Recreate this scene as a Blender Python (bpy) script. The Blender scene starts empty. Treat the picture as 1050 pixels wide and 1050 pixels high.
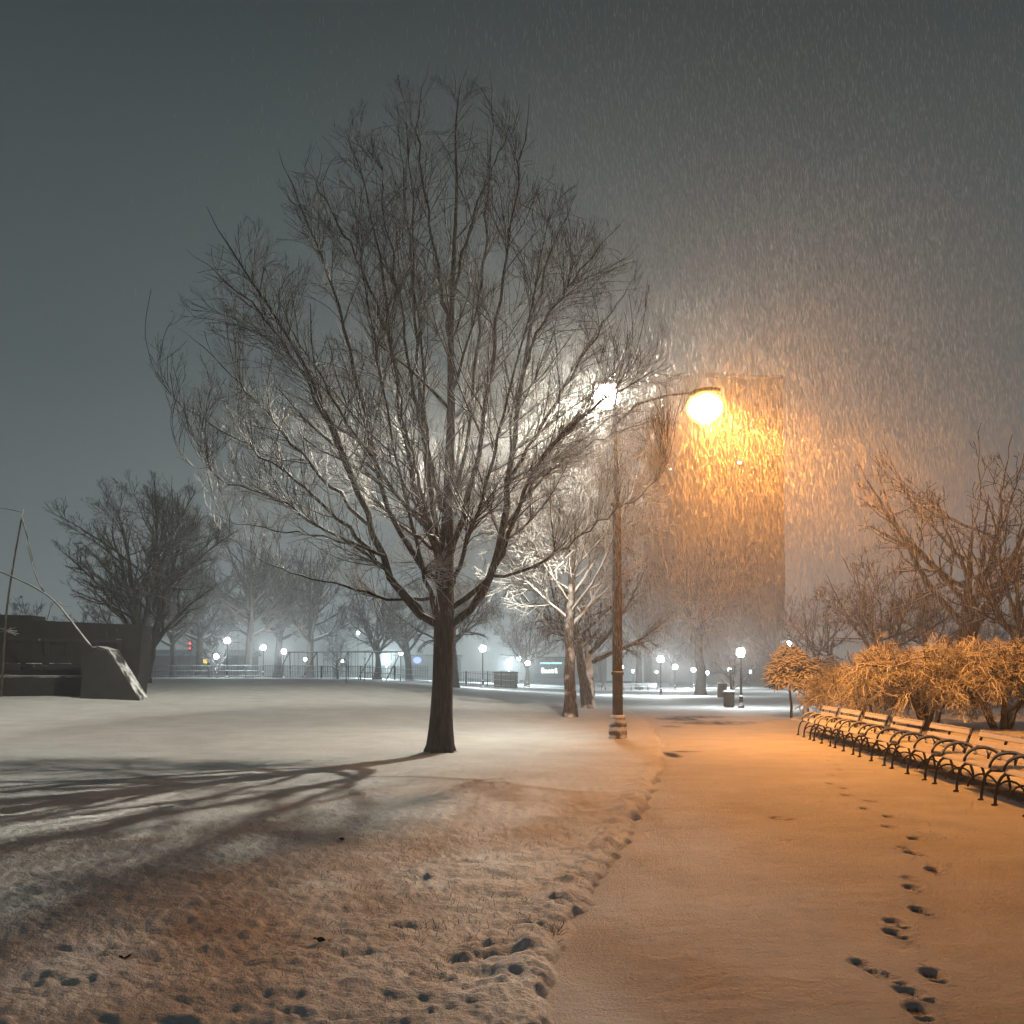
import bpy, math, random
import numpy as np
from mathutils import Vector

PI = math.pi
C = bpy.context.scene.collection
sc = bpy.context.scene
rng = np.random.default_rng(7)
random.seed(7)

# ------------------------------------------------------------------ camera, sky, exposure
F, HOR, CAM, PITCH = 1053.0, 693.0, 1.72, math.radians(2.5)
SH = HOR - 525 - F * math.tan(PITCH)
cd = bpy.data.cameras.new('camera')
cam = bpy.data.objects.new('camera', cd)
C.objects.link(cam)
cam.location = (0, 0, CAM)
cam.rotation_euler = (PI / 2 + PITCH, 0, 0)
cd.sensor_width = 36
cd.lens = 36 * F / 1050
cd.shift_y = SH / 1050
cd.clip_end = 2000
sc.camera = cam

W = bpy.data.worlds.new('World')
sc.world = W
W.use_nodes = True
wn, wl = W.node_tree.nodes, W.node_tree.links
bg = wn['Background']
tc = wn.new('ShaderNodeTexCoord')
sx = wn.new('ShaderNodeSeparateXYZ')
wl.new(tc.outputs['Generated'], sx.inputs[0])
rp = wn.new('ShaderNodeValToRGB')
wl.new(sx.outputs['Z'], rp.inputs[0])
e = rp.color_ramp.elements
e[0].position = 0.0
e[0].color = (0.215, 0.250, 0.255, 1)
e[1].position = 1.0
e[1].color = (0.006, 0.008, 0.009, 1)
for p, c in ((0.10, (0.158, 0.192, 0.197)), (0.28, (0.080, 0.105, 0.108)), (0.54, (0.031, 0.042, 0.044)), (0.66, (0.014, 0.018, 0.020))):
    k = e.new(p)
    k.color = (*c, 1)
wl.new(rp.outputs[0], bg.inputs['Color'])
bg.inputs['Strength'].default_value = 1.1

sc.view_settings.view_transform = 'Standard'
sc.view_settings.look = 'None'
sc.view_settings.exposure = 0.13
sc.view_settings.gamma = 1.0
sc.render.engine = 'CYCLES'
cy = sc.cycles
cy.use_denoising = True
cy.max_bounces = 4
cy.diffuse_bounces = 2
cy.glossy_bounces = 2
cy.transmission_bounces = 2
cy.transparent_max_bounces = 12
cy.volume_bounces = 0
cy.sample_clamp_indirect = 3.0
cy.sample_clamp_direct = 0.0
cy.caustics_reflective = False
cy.caustics_refractive = False

HAZE = 0.0022


# ------------------------------------------------------------------ numbers
def S(t):
    t = np.clip(t, 0, 1)
    return t * t * (3 - 2 * t)


_perm = np.random.default_rng(3).permutation(1024)
_ang = np.random.default_rng(4).random(1024) * 2 * PI
_gx, _gy = np.cos(_ang), np.sin(_ang)


def pn(x, y):
    x = np.asarray(x, float)
    y = np.asarray(y, float)
    xi = np.floor(x).astype(int)
    yi = np.floor(y).astype(int)
    fx, fy = x - xi, y - yi

    def g(ix, iy, dx, dy):
        h = _perm[(_perm[ix & 1023] + iy) & 1023]
        return _gx[h] * dx + _gy[h] * dy
    u = fx * fx * fx * (fx * (fx * 6 - 15) + 10)
    v = fy * fy * fy * (fy * (fy * 6 - 15) + 10)
    a = g(xi, yi, fx, fy)
    b = g(xi + 1, yi, fx - 1, fy)
    c = g(xi, yi + 1, fx, fy - 1)
    d = g(xi + 1, yi + 1, fx - 1, fy - 1)
    return ((a + (b - a) * u) + ((c + (d - c) * u) - (a + (b - a) * u)) * v) * 1.4


def gz(x, y):
    """height of the land, snow lumps left out"""
    x = np.asarray(x, float)
    y = np.asarray(y, float)
    r = np.hypot(x, y) + 1e-6
    u = x / r
    z = 1.45 * S((0.12 - u) / 0.33) * S((r - 20) / 55) * S((y + 5) / 25)
    z = z + 0.10 * pn(x / 17 + 3.3, y / 17) * S((r - 24) / 20)
    return z


def ray(px, py):
    dx, dy = (px - 525) / F, (525 + SH - py) / F
    c, s = math.cos(PITCH), math.sin(PITCH)
    return np.array([dx, c - dy * s, s + dy * c])


def at(px, py, Y):
    d = ray(px, py)
    return np.array([0, 0, CAM]) + d * (Y / d[1])


def on_ground(px, py, far=400):
    d = ray(px, py)
    Y = 3.0
    while Y < far:
        p = np.array([0, 0, CAM]) + d * (Y / d[1])
        if p[2] <= float(gz(p[0], p[1])):
            return p
        Y += 0.05
    return p


def base(px, Y):
    """ground point at depth Y that lies under picture column px"""
    x = (px - 525) / F * Y
    return np.array([x, Y, float(gz(x, Y))])


# ------------------------------------------------------------------ objects
def link(name, me, mat=None, parent=None):
    o = bpy.data.objects.new(name, me)
    C.objects.link(o)
    if mat is not None:
        me.materials.append(mat)
    if parent is not None:
        o.parent = parent
    return o


def tag(o, label=None, cat=None, group=None, kind=None):
    if label:
        o['label'] = label
    if cat:
        o['category'] = cat
    if group:
        o['group'] = group
    if kind:
        o['kind'] = kind
    return o


def empty(name, loc, rz=0.0, label=None, cat=None, group=None):
    o = bpy.data.objects.new(name, None)
    C.objects.link(o)
    o.location = tuple(float(q) for q in loc)
    o.rotation_euler = (0, 0, rz)
    o.empty_display_size = 0.2
    return tag(o, label, cat, group)


def copy_tree(o, parent=None):
    c = o.copy()
    C.objects.link(c)
    if parent is not None:
        c.parent = parent
    for ch in [q for q in bpy.data.objects if q.parent == o]:
        copy_tree(ch, c)
    return c


def mesh_np(name, V, polys, smooth=True):
    """V (n,3); polys list of int arrays (m,k)"""
    me = bpy.data.meshes.new(name)
    V = np.ascontiguousarray(V, dtype=np.float32)
    me.vertices.add(len(V))
    me.vertices.foreach_set('co', V.ravel())
    nl = sum(p.size for p in polys)
    me.loops.add(nl)
    me.loops.foreach_set('vertex_index', np.concatenate([p.ravel() for p in polys]).astype(np.int32))
    cnt = np.concatenate([np.full(len(p), p.shape[1]) for p in polys])
    me.polygons.add(len(cnt))
    st = np.concatenate([[0], np.cumsum(cnt)[:-1]]).astype(np.int32)
    me.polygons.foreach_set('loop_start', st)
    me.update(calc_edges=True)
    me.polygons.foreach_set('use_smooth', np.full(len(cnt), smooth))
    me.validate()
    return me


class MB:
    """collects shapes, builds ONE mesh"""

    def __init__(s):
        s.V, s.P, s.n = [], {}, 0

    def add(s, V, faces):
        V = np.asarray(V, float).reshape(-1, 3)
        for f in faces:
            s.P.setdefault(len(f), []).append([i + s.n for i in f])
        s.V.append(V)
        s.n += len(V)
        return s

    def addq(s, V, Q):
        Q = np.asarray(Q)
        s.P.setdefault(Q.shape[1], []).extend((Q + s.n).tolist())
        s.V.append(V)
        s.n += len(V)
        return s

    def box(s, c, size, rz=0.0, b=0.0):
        x, y, z = [q / 2 for q in size]
        b = min(b, x * .9, y * .9, z * .9)
        if b <= 0:
            V = np.array([[i, j, k] for i in (-x, x) for j in (-y, y) for k in (-z, z)])
            fc = [(0, 1, 3, 2), (4, 6, 7, 5), (0, 4, 5, 1), (2, 3, 7, 6), (0, 2, 6, 4), (1, 5, 7, 3)]
        else:
            V, fc = [], []
            lay = [(-z, b), (-z + b, 0), (z - b, 0), (z, b)]
            for (h, i) in lay:
                X, Y = x - i, y - i
                bb = b * 0.7
                V += [(-X + bb, -Y, h), (X - bb, -Y, h), (X, -Y + bb, h), (X, Y - bb, h),
                      (X - bb, Y, h), (-X + bb, Y, h), (-X, Y - bb, h), (-X, -Y + bb, h)]
            V = np.array(V)
            for l in range(3):
                for q in range(8):
                    a, d = l * 8 + q, l * 8 + (q + 1) % 8
                    fc.append((a, d, d + 8, a + 8))
            fc.append(tuple(reversed(range(8))))
            fc.append(tuple(range(24, 32)))
        c_, s_ = math.cos(rz), math.sin(rz)
        V = V @ np.array([[c_, s_, 0], [-s_, c_, 0], [0, 0, 1]]) + np.array(c)
        return s.add(V, fc)

    def tube(s, pts, rad, k=8, caps=True):
        pts = np.asarray(pts, float)
        n = len(pts)
        rad = np.broadcast_to(np.asarray(rad, float), (n,))
        V, Q = tubes_arrays(pts[None], rad[None], k)
        fc = Q.tolist()
        if caps:
            fc.append(list(range(k))[::-1])
            fc.append(list(range((n - 1) * k, n * k)))
        return s.add(V, fc)

    def lathe(s, prof, c=(0, 0, 0), k=16, wob=None):
        V, fc = [], []
        n = len(prof)
        for i, (r, z) in enumerate(prof):
            for j in range(k):
                a = 2 * PI * j / k
                rr = r * (1 + (wob(i, j) if wob else 0))
                V.append((c[0] + rr * math.cos(a), c[1] + rr * math.sin(a), c[2] + z))
        for i in range(n - 1):
            for j in range(k):
                a, b = i * k + j, i * k + (j + 1) % k
                fc.append((a, b, b + k, a + k))
        fc.append(tuple(reversed(range(k))))
        fc.append(tuple(range((n - 1) * k, n * k)))
        return s.add(V, fc)

    def ball(s, c, r, k=12, m=8):
        r = np.broadcast_to(np.asarray(r, float), (3,))
        V, fc = [(0, 0, -1)], []
        for i in range(1, m):
            t = -PI / 2 + PI * i / m
            V += [(math.cos(t) * math.cos(2 * PI * j / k), math.cos(t) * math.sin(2 * PI * j / k), math.sin(t)) for j in range(k)]
        V.append((0, 0, 1))
        for j in range(k):
            fc.append((0, 1 + (j + 1) % k, 1 + j))
            fc.append((len(V) - 1, 1 + (m - 2) * k + j, 1 + (m - 2) * k + (j + 1) % k))
        for i in range(m - 2):
            for j in range(k):
                a, b = 1 + i * k + j, 1 + i * k + (j + 1) % k
                fc.append((a, b, b + k, a + k))
        return s.add(np.array(V) * r + np.array(c), fc)

    def prism(s, poly, a, b, axis=1):
        """poly in the plane across axis, extruded from a to b"""
        n = len(poly)
        V = []
        for t in (a, b):
            for (p, q) in poly:
                V.append((p, t, q) if axis == 1 else (t, p, q) if axis == 0 else (p, q, t))
        fc = [tuple(range(n)), tuple(reversed(range(n, 2 * n)))]
        fc += [(i, i + n, (i + 1) % n + n, (i + 1) % n) for i in range(n)]
        return s.add(V, fc)

    def build(s, name, mat, parent=None, smooth=False):
        polys = [np.array(p) for p in s.P.values()]
        me = mesh_np(name, np.concatenate(s.V), polys, smooth)
        if s.n < 4000:
            import bmesh
            bm = bmesh.new()
            bm.from_mesh(me)
            bmesh.ops.recalc_face_normals(bm, faces=bm.faces[:])
            bm.to_mesh(me)
            bm.free()
        return link(name, me, mat, parent)


def tubes_arrays(P, R, k):
    """P (M,N,3) R (M,N) -> verts and quads of M tubes"""
    M, N, _ = P.shape
    T = np.gradient(P, axis=1)
    T /= np.linalg.norm(T, axis=2, keepdims=True) + 1e-9
    mean = T.mean(axis=1)
    ref = np.zeros((M, 3))
    ref[np.arange(M), np.argmin(np.abs(mean), axis=1)] = 1
    A = np.cross(T, ref[:, None, :])
    A /= np.linalg.norm(A, axis=2, keepdims=True) + 1e-9
    B = np.cross(T, A)
    th = np.arange(k) * 2 * PI / k
    V = P[:, :, None, :] + R[:, :, None, None] * (A[:, :, None, :] * np.cos(th)[None, None, :, None] + B[:, :, None, :] * np.sin(th)[None, None, :, None])
    i = np.arange(M)[:, None, None] * N * k + np.arange(N - 1)[None, :, None] * k
    j = np.arange(k)[None, None, :]
    j2 = (j + 1) % k
    Q = np.stack([i + j, i + j2, i + k + j2, i + k + j], axis=-1).reshape(-1, 4)
    return V.reshape(-1, 3), Q


def tube_mesh(name, levels, mat, parent):
    """levels: list of (P, R, k)"""
    Vs, Qs, n = [], [], 0
    for P, R, k in levels:
        V, Q = tubes_arrays(P, R, k)
        Vs.append(V)
        Qs.append(Q + n)
        n += len(V)
    return link(name, mesh_np(name, np.concatenate(Vs), [np.concatenate(Qs)]), mat, parent)


# ------------------------------------------------------------------ materials
def new_mat(name):
    m = bpy.data.materials.new(name)
    m.use_nodes = True
    return m, m.node_tree.nodes, m.node_tree.links, m.node_tree.nodes['Principled BSDF']


def plain(name, col, rough=0.8, metal=0.0, var=0.3, scale=8.0, bump=0.0, snow=None):
    """a plain colour with noise; snow = how far down the slopes snow lies (0..1)"""
    m, n, l, p = new_mat(name)
    g = n.new('ShaderNodeTexCoord')
    t = n.new('ShaderNodeTexNoise')
    t.inputs['Scale'].default_value = scale
    t.inputs['Detail'].default_value = 5
    l.new(g.outputs['Object'], t.inputs['Vector'])
    mx = n.new('ShaderNodeMix')
    mx.data_type = 'RGBA'
    l.new(t.outputs['Fac'], mx.inputs['Factor'])
    mx.inputs['A'].default_value = tuple(c * (1 - var) for c in col) + (1,)
    mx.inputs['B'].default_value = tuple(min(1, c * (1 + var)) for c in col) + (1,)
    out = mx.outputs['Result']
    if snow is not None:
        ge = n.new('ShaderNodeNewGeometry')
        s = n.new('ShaderNodeSeparateXYZ')
        l.new(ge.outputs['Normal'], s.inputs[0])
        t2 = n.new('ShaderNodeTexNoise')
        t2.inputs['Scale'].default_value = 2.3
        t2.inputs['Detail'].default_value = 4
        l.new(ge.outputs['Position'], t2.inputs['Vector'])
        ad = n.new('ShaderNodeMath')
        ad.operation = 'MULTIPLY_ADD'
        l.new(t2.outputs['Fac'], ad.inputs[0])
        ad.inputs[1].default_value = 1.1
        l.new(s.outputs['Z'], ad.inputs[2])
        mr = n.new('ShaderNodeMapRange')
        l.new(ad.outputs[0], mr.inputs['Value'])
        thr = 1.55 - snow * 1.3
        mr.inputs['From Min'].default_value = thr - 0.12
        mr.inputs['From Max'].default_value = thr + 0.12
        m2 = n.new('ShaderNodeMix')
        m2.data_type = 'RGBA'
        l.new(mr.outputs[0], m2.inputs['Factor'])
        l.new(out, m2.inputs['A'])
        m2.inputs['B'].default_value = (0.8, 0.81, 0.83, 1)
        out = m2.outputs['Result']
    l.new(out, p.inputs['Base Color'])
    p.inputs['Roughness'].default_value = rough
    p.inputs['Metallic'].default_value = metal
    p.inputs['Specular IOR Level'].default_value = 0.25
    if bump:
        b = n.new('ShaderNodeBump')
        b.inputs['Strength'].default_value = 0.8
        b.inputs['Distance'].default_value = bump
        l.new(t.outputs['Fac'], b.inputs['Height'])
        l.new(b.outputs[0], p.inputs['Normal'])
    return m


def bark(name, col, snow):
    m = plain(name, col, 0.9, var=0.85, scale=7, bump=0.06, snow=snow)
    n, l = m.node_tree.nodes, m.node_tree.links
    t = next(q for q in n if q.type == 'TEX_NOISE')
    mp = n.new('ShaderNodeMapping')
    mp.inputs['Scale'].default_value = (3.4, 3.4, 0.42)
    tc_ = next(q for q in n if q.type == 'TEX_COORD')
    l.new(tc_.outputs['Object'], mp.inputs[0])
    l.new(mp.outputs[0], t.inputs['Vector'])
    mx = next(q for q in n if q.type == 'MIX')
    cr = n.new('ShaderNodeMapRange')
    cr.inputs['From Min'].default_value = 0.38
    cr.inputs['From Max'].default_value = 0.66
    l.new(t.outputs['Fac'], cr.inputs['Value'])
    l.new(cr.outputs[0], mx.inputs['Factor'])
    return m


def snow_mat(name, under, gscale, bump, sparkle=True):
    """snow that bares what lies under it where the mesh attribute says so"""
    m, n, l, p = new_mat(name)
    ge = n.new('ShaderNodeNewGeometry')
    t1 = n.new('ShaderNodeTexNoise')
    t1.inputs['Scale'].default_value = gscale
    t1.inputs['Detail'].default_value = 6
    t1.inputs['Roughness'].default_value = 0.65
    l.new(ge.outputs['Position'], t1.inputs['Vector'])
    t2 = n.new('ShaderNodeTexNoise')
    t2.inputs['Scale'].default_value = 1.1
    t2.inputs['Detail'].default_value = 7
    l.new(ge.outputs['Position'], t2.inputs['Vector'])
    cr = n.new('ShaderNodeMapRange')
    l.new(t2.outputs['Fac'], cr.inputs['Value'])
    cr.inputs['From Min'].default_value = 0.3
    cr.inputs['From Max'].default_value = 0.7
    sn = n.new('ShaderNodeMix')
    sn.data_type = 'RGBA'
    sn.inputs['A'].default_value = (0.70, 0.70, 0.70, 1)
    sn.inputs['B'].default_value = (0.84, 0.85, 0.86, 1)
    l.new(cr.outputs[0], sn.inputs['Factor'])
    at_ = n.new('ShaderNodeAttribute')
    at_.attribute_name = 'bare'
    # ragged edge
    t3 = n.new('ShaderNodeTexNoise')
    t3.inputs['Scale'].default_value = 30
    t3.inputs['Detail'].default_value = 4
    l.new(ge.outputs['Position'], t3.inputs['Vector'])
    ma = n.new('ShaderNodeMath')
    ma.operation = 'MULTIPLY_ADD'
    l.new(t3.outputs['Fac'], ma.inputs[0])
    ma.inputs[1].default_value = 0.9
    l.new(at_.outputs['Fac'], ma.inputs[2])
    mr = n.new('ShaderNodeMapRange')
    l.new(ma.outputs[0], mr.inputs['Value'])
    mr.inputs['From Min'].default_value = 0.72
    mr.inputs['From Max'].default_value = 1.25
    mx = n.new('ShaderNodeMix')
    mx.data_type = 'RGBA'
    l.new(mr.outputs[0], mx.inputs['Factor'])
    l.new(sn.outputs['Result'], mx.inputs['A'])
    mx.inputs['B'].default_value = (*under, 1)
    l.new(mx.outputs['Result'], p.inputs['Base Color'])
    p.inputs['Roughness'].default_value = 0.75
    p.inputs['Specular IOR Level'].default_value = 0.2
    b = n.new('ShaderNodeBump')
    b.inputs['Strength'].default_value = 1.0
    b.inputs['Distance'].default_value = bump
    l.new(t1.outputs['Fac'], b.inputs['Height'])
    l.new(b.outputs[0], p.inputs['Normal'])
    return m


def glow(name, col, strength, limb=False):
    """lens or globe: gives light and lets the lamp inside shine out"""
    m, n, l, p = new_mat(name)
    n.remove(p)
    o = next(q for q in n if q.type == 'OUTPUT_MATERIAL')
    em = n.new('ShaderNodeEmission')
    em.inputs['Color'].default_value = (*col, 1)
    em.inputs['Strength'].default_value = strength
    if limb:                                    # emission fades towards the rim to imitate soft glare
        lw = n.new('ShaderNodeLayerWeight')
        lw.inputs['Blend'].default_value = 0.5
        m1 = n.new('ShaderNodeMath')
        m1.operation = 'SUBTRACT'
        m1.inputs[0].default_value = 1.0
        l.new(lw.outputs['Facing'], m1.inputs[1])
        m2 = n.new('ShaderNodeMath')
        m2.operation = 'POWER'
        l.new(m1.outputs[0], m2.inputs[0])
        m2.inputs[1].default_value = 3.4
        m3 = n.new('ShaderNodeMath')
        m3.operation = 'MULTIPLY'
        l.new(m2.outputs[0], m3.inputs[0])
        m3.inputs[1].default_value = strength
        l.new(m3.outputs[0], em.inputs['Strength'])
    tr = n.new('ShaderNodeBsdfTransparent')
    ad = n.new('ShaderNodeAddShader')
    l.new(em.outputs[0], ad.inputs[0])
    l.new(tr.outputs[0], ad.inputs[1])
    l.new(ad.outputs[0], o.inputs['Surface'])
    m.cycles.emission_sampling = 'NONE'
    return m


def solid_glow(name, col, strength):
    m, n, l, p = new_mat(name)
    p.inputs['Base Color'].default_value = (*col, 1)
    p.inputs['Emission Color'].default_value = (*col, 1)
    p.inputs['Emission Strength'].default_value = strength
    m.cycles.emission_sampling = 'NONE'
    return m


M = {}
M['lawn'] = snow_mat('snow_over_grass', (0.10, 0.10, 0.075), 34, 0.020)
M['path'] = snow_mat('snow_over_asphalt', (0.028, 0.027, 0.026), 46, 0.036)
M['bark_near'] = bark('dark_bark', (0.022, 0.019, 0.017), 0.33)
M['bark_twig'] = bark('twig_bark', (0.022, 0.020, 0.019), 0.68)
M['bark_snowy'] = bark('snowy_bark', (0.09, 0.08, 0.07), 0.92)
M['bark_trunk2'] = bark('snow_spattered_bark', (0.085, 0.07, 0.055), 0.62)
M['bark_bare'] = bark('bare_dark_bark', (0.026, 0.023, 0.022), 0.22)
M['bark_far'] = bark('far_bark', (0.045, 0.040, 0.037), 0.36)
M['bush'] = bark('shrub_twig', (0.075, 0.048, 0.03), 0.80)
M['bush_snowy'] = bark('snowy_shrub_twig', (0.09, 0.06, 0.04), 1.05)
M['bush_stem'] = bark('shrub_stem', (0.06, 0.045, 0.035), 0.45)
M['iron'] = plain('black_iron', (0.018, 0.017, 0.016), 0.5, 0.6, 0.2, 20)
M['iron_snow'] = plain('snowy_black_iron', (0.02, 0.02, 0.02), 0.55, 0.3, 0.3, 20, snow=0.58)
M['slat'] = plain('snow_dusted_slat', (0.62, 0.57, 0.50), 0.8, 0, 0.25, 14, 0.004, snow=0.7)
M['snowcap'] = plain('settled_snow', (0.78, 0.78, 0.79), 0.85, 0, 0.08, 30, 0.012)
M['pole'] = plain('weathered_pole', (0.085, 0.066, 0.054), 0.85, 0, 0.4, 7, 0.01, snow=0.3)
M['pedestal'] = plain('rough_cast_pedestal', (0.16, 0.125, 0.10), 0.9, 0, 0.5, 9, 0.05, snow=0.72)
M['steel'] = plain('grey_steel', (0.10, 0.10, 0.105), 0.5, 0.5, 0.2, 10, snow=0.3)
M['dark_steel'] = plain('dark_steel', (0.02, 0.02, 0.022), 0.7, 0.0, 0.2, 10)
M['stone'] = plain('dark_stone', (0.020, 0.0195, 0.020), 0.9, 0, 0.8, 2.0, 0.05, snow=0.20)
M['stone_snow'] = plain('snow_dusted_stone', (0.035, 0.035, 0.036), 0.9, 0, 0.6, 4.0, 0.04, snow=0.33)
M['ledge'] = plain('snow_flecked_ledge', (0.03, 0.03, 0.03), 0.9, 0, 0.45, 5.0, 0.04, snow=0.52)
M['timber'] = plain('old_timber', (0.042, 0.036, 0.033), 0.9, 0, 0.5, 4.0, 0.03, snow=0.35)
M['fence'] = plain('dark_fence', (0.040, 0.042, 0.044), 0.7, 0.2, 0.3, 6, snow=0.45)
M['wall_far'] = plain('far_wall', (0.16, 0.155, 0.15), 0.9, 0, 0.25, 0.6)
M['tower'] = plain('tower_concrete', (0.085, 0.07, 0.06), 0.9, 0, 0.15, 0.15)
M['tower_glass'] = plain('dark_window', (0.05, 0.05, 0.055), 0.3, 0, 0.2, 1)
M['bin'] = plain('bin_slats', (0.035, 0.04, 0.036), 0.7, 0.1, 0.4, 12, 0.004)
M['pine'] = plain('needle_clumps', (0.04, 0.05, 0.04), 0.9, 0, 0.4, 3, snow=0.62)


# ------------------------------------------------------------------ ground, path
_pe = np.array([(-4, -1.2), (2, -0.35), (5.07, 0.17), (7.05, 0.44), (10.2, 1.13), (18.7, 2.75), (25.2, 3.75), (38.5, 5.1), (48, 5.6), (56, 4.6), (64, 1.5)])


def path_left(y):
    return np.interp(y, _pe[:, 0], _pe[:, 1])


def path_right(y):
    return 4.85 + 0.117 * np.asarray(y, float) + 0.5 * S((np.asarray(y) - 40) / 15) * 6


PATH_END = 63.0


def in_path(x, y):
    a = x - path_left(y) + 0.10 * pn(x * 2.1, y * 2.1) + 0.05 * pn(x * 6, y * 6)
    b = path_right(y) + 1.35 - x
    return S(np.minimum(a, b) / 0.16 + 0.5) * S((PATH_END - 1 - y) / 3) * S((y + 4) / 1)


# hollows in the lawn, each a soft oval (x, y, long, short, turn, depth)
hol = []
for (px, py, w, h) in ((520, 985, 1.5, 1.0), (555, 966, .9, .6), (470, 990, .9, .8), (510, 1010, 1.5, 1.0), (505, 975, 1.0, .8), (420, 1040, 1.1, .8), (300, 912, .7, .6), (478, 888, .9, .7), (430, 905, .8, .6), (540, 950, .8, .6),
                       (395, 930, .8, .5), (360, 985, 1.0, .7), (445, 1015, 1.1, .9), 
                       (410, 955, .8, .6), (570, 930, .6, .5), (595, 905, .6, .5), (625, 870, .6, .5), (648, 848, .6, .4), (660, 822, .6, .4), (560, 945, .7, .5)):
    p = on_ground(px, py)
    hol.append((p[0], p[1], .14 * w, .10 * h, rng.uniform(-.6, .6), rng.uniform(.022, .036)))
for k in range(150):
    y = rng.uniform(4.8, 15)
    x = rng.uniform(-.45 * y, path_left(y) - 0.15)
    s_ = rng.uniform(.4, 1.0)
    hol.append((x, y, .16 * s_, .10 * s_, rng.uniform(-.8, .8), rng.uniform(.004, .013)))


def hollow(x, y):
    d = np.zeros_like(x)
    b = np.zeros_like(x)
    for (cx, cyy, l_, s_, a, dep) in hol:
        m = np.abs(x - cx) + np.abs(y - cyy) < 1.0
        if not m.any():
            continue
        dx, dy = x[m] - cx, y[m] - cyy
        c_, q_ = math.cos(a), math.sin(a)
        u, v = (dx * c_ + dy * q_) / l_, (-dx * q_ + dy * c_) / s_
        k = np.exp(-(u * u + v * v) ** 1.5)
        d[m] -= dep * k
        rim = np.exp(-((np.sqrt(u * u + v * v) - 1.5) / .45) ** 2)
        d[m] += dep * .22 * rim
        b[m] = np.maximum(b[m], k * min(1.0, dep / .05))
    return d, b


def make_lawn():
    r = np.concatenate([[0.01], np.exp(np.arange(math.log(0.8), math.log(330), 0.0062))])
    a_in = np.radians(np.arange(-34, 34.01, 0.125))
    a_out = np.radians(np.arange(36, 324.1, 4.0))
    a = np.concatenate([a_in, a_out])
    Rr, A = np.meshgrid(r, a, indexing='ij')
    x, y = Rr * np.sin(A), Rr * np.cos(A)
    near = S((26 - Rr) / 20)
    far = S((90 - Rr) / 60)
    # tufts of grass under thin snow
    l1 = pn(x * 1.9, y * 2.6)
    l2 = pn(x * 5.5 + 9, y * 7.0)
    l3 = pn(x * 13, y * 16 + 5)
    tuft = 0.022 * l1 + 0.020 * (np.abs(l2) * 1.6 - .35) + 0.013 * l3 + 0.006 * pn(x * 27, y * 27 + 3)
    tuft *= (.25 + .75 * near)
    tuft += 0.035 * pn(x * .5, y * .5) * far + 0.05 * pn(x * .17, y * .17 + 7)
    d, b = hollow(x.ravel(), y.ravel())
    d, b = d.reshape(x.shape), b.reshape(x.shape)
    # snow heaped round the big tree's foot and the pole
    ins = in_path(x, y)
    z = gz(x, y) + (0.045 + tuft + d) * (1 - ins) - 0.10 * ins
    edge = np.exp(-((x - path_left(y) + .22) / .16) ** 2) * S((y - 4) / 2) * S((24 - y) / 8)
    z += edge * (.035 + .04 * pn(x * 3.1, y * 3.1) + .03 * np.abs(pn(x * 8, y * 8))) * (1 - ins)
    bare = np.clip(b * .45 + .42 * S((-(l2 * .5 + l3 * .5) - .18) / .4) * near * S((pn(x * .35, y * .35) + .35) / .6), 0, 1)
    # worn ring at the big tree's foot
    dt = np.hypot(x - TREE[0], y - TREE[1])
    bare = np.maximum(bare, .75 * np.exp(-(dt / .42) ** 4))
    z += .07 * np.exp(-(dt / .7) ** 2)
    n, m = x.shape
    i = np.arange(n - 1)[:, None] * m
    j = np.arange(m)[None, :]
    j2 = (j + 1) % m
    Q = np.stack([i + j, i + m + j, i + m + j2, i + j2], axis=-1).reshape(-1, 4)
    me = mesh_np('snowy_lawn', np.stack([x, y, z], -1).reshape(-1, 3), [Q[:, ::-1]])
    at_ = me.attributes.new('bare', 'FLOAT', 'POINT')
    at_.data.foreach_set('value', bare.ravel().astype(np.float32))
    o = link('ground', me, M['lawn'])
    tag(o, 'snow covered lawn with lumpy tufts and hollows', None, None, 'structure')


TREE = on_ground(452, 776)
POLE = on_ground(633.5, 760)

prints = [(942, 1040, 1), (937, 1019, .7), (957, 1001, 1), (885, 990, .8), (910, 1004, .6), (918, 957, 1), (919, 946, .8), (945, 935, 1), (936, 911, .9), (933, 901, .6),
          (957, 894, 1), (937, 876, .9), (928, 870, .7), (940, 861, 1), (910, 849, .9), (911, 838, .9), (886, 830, .9), (891, 822, .9), (868, 816, 1), (865, 809, .8),
          (851, 804, .9), (854, 795, .8), (861, 790, .8), (857, 785, .8), (850, 781, .8), (853, 777, .7), (846, 773, .7), (848, 769, .6)]


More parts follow.
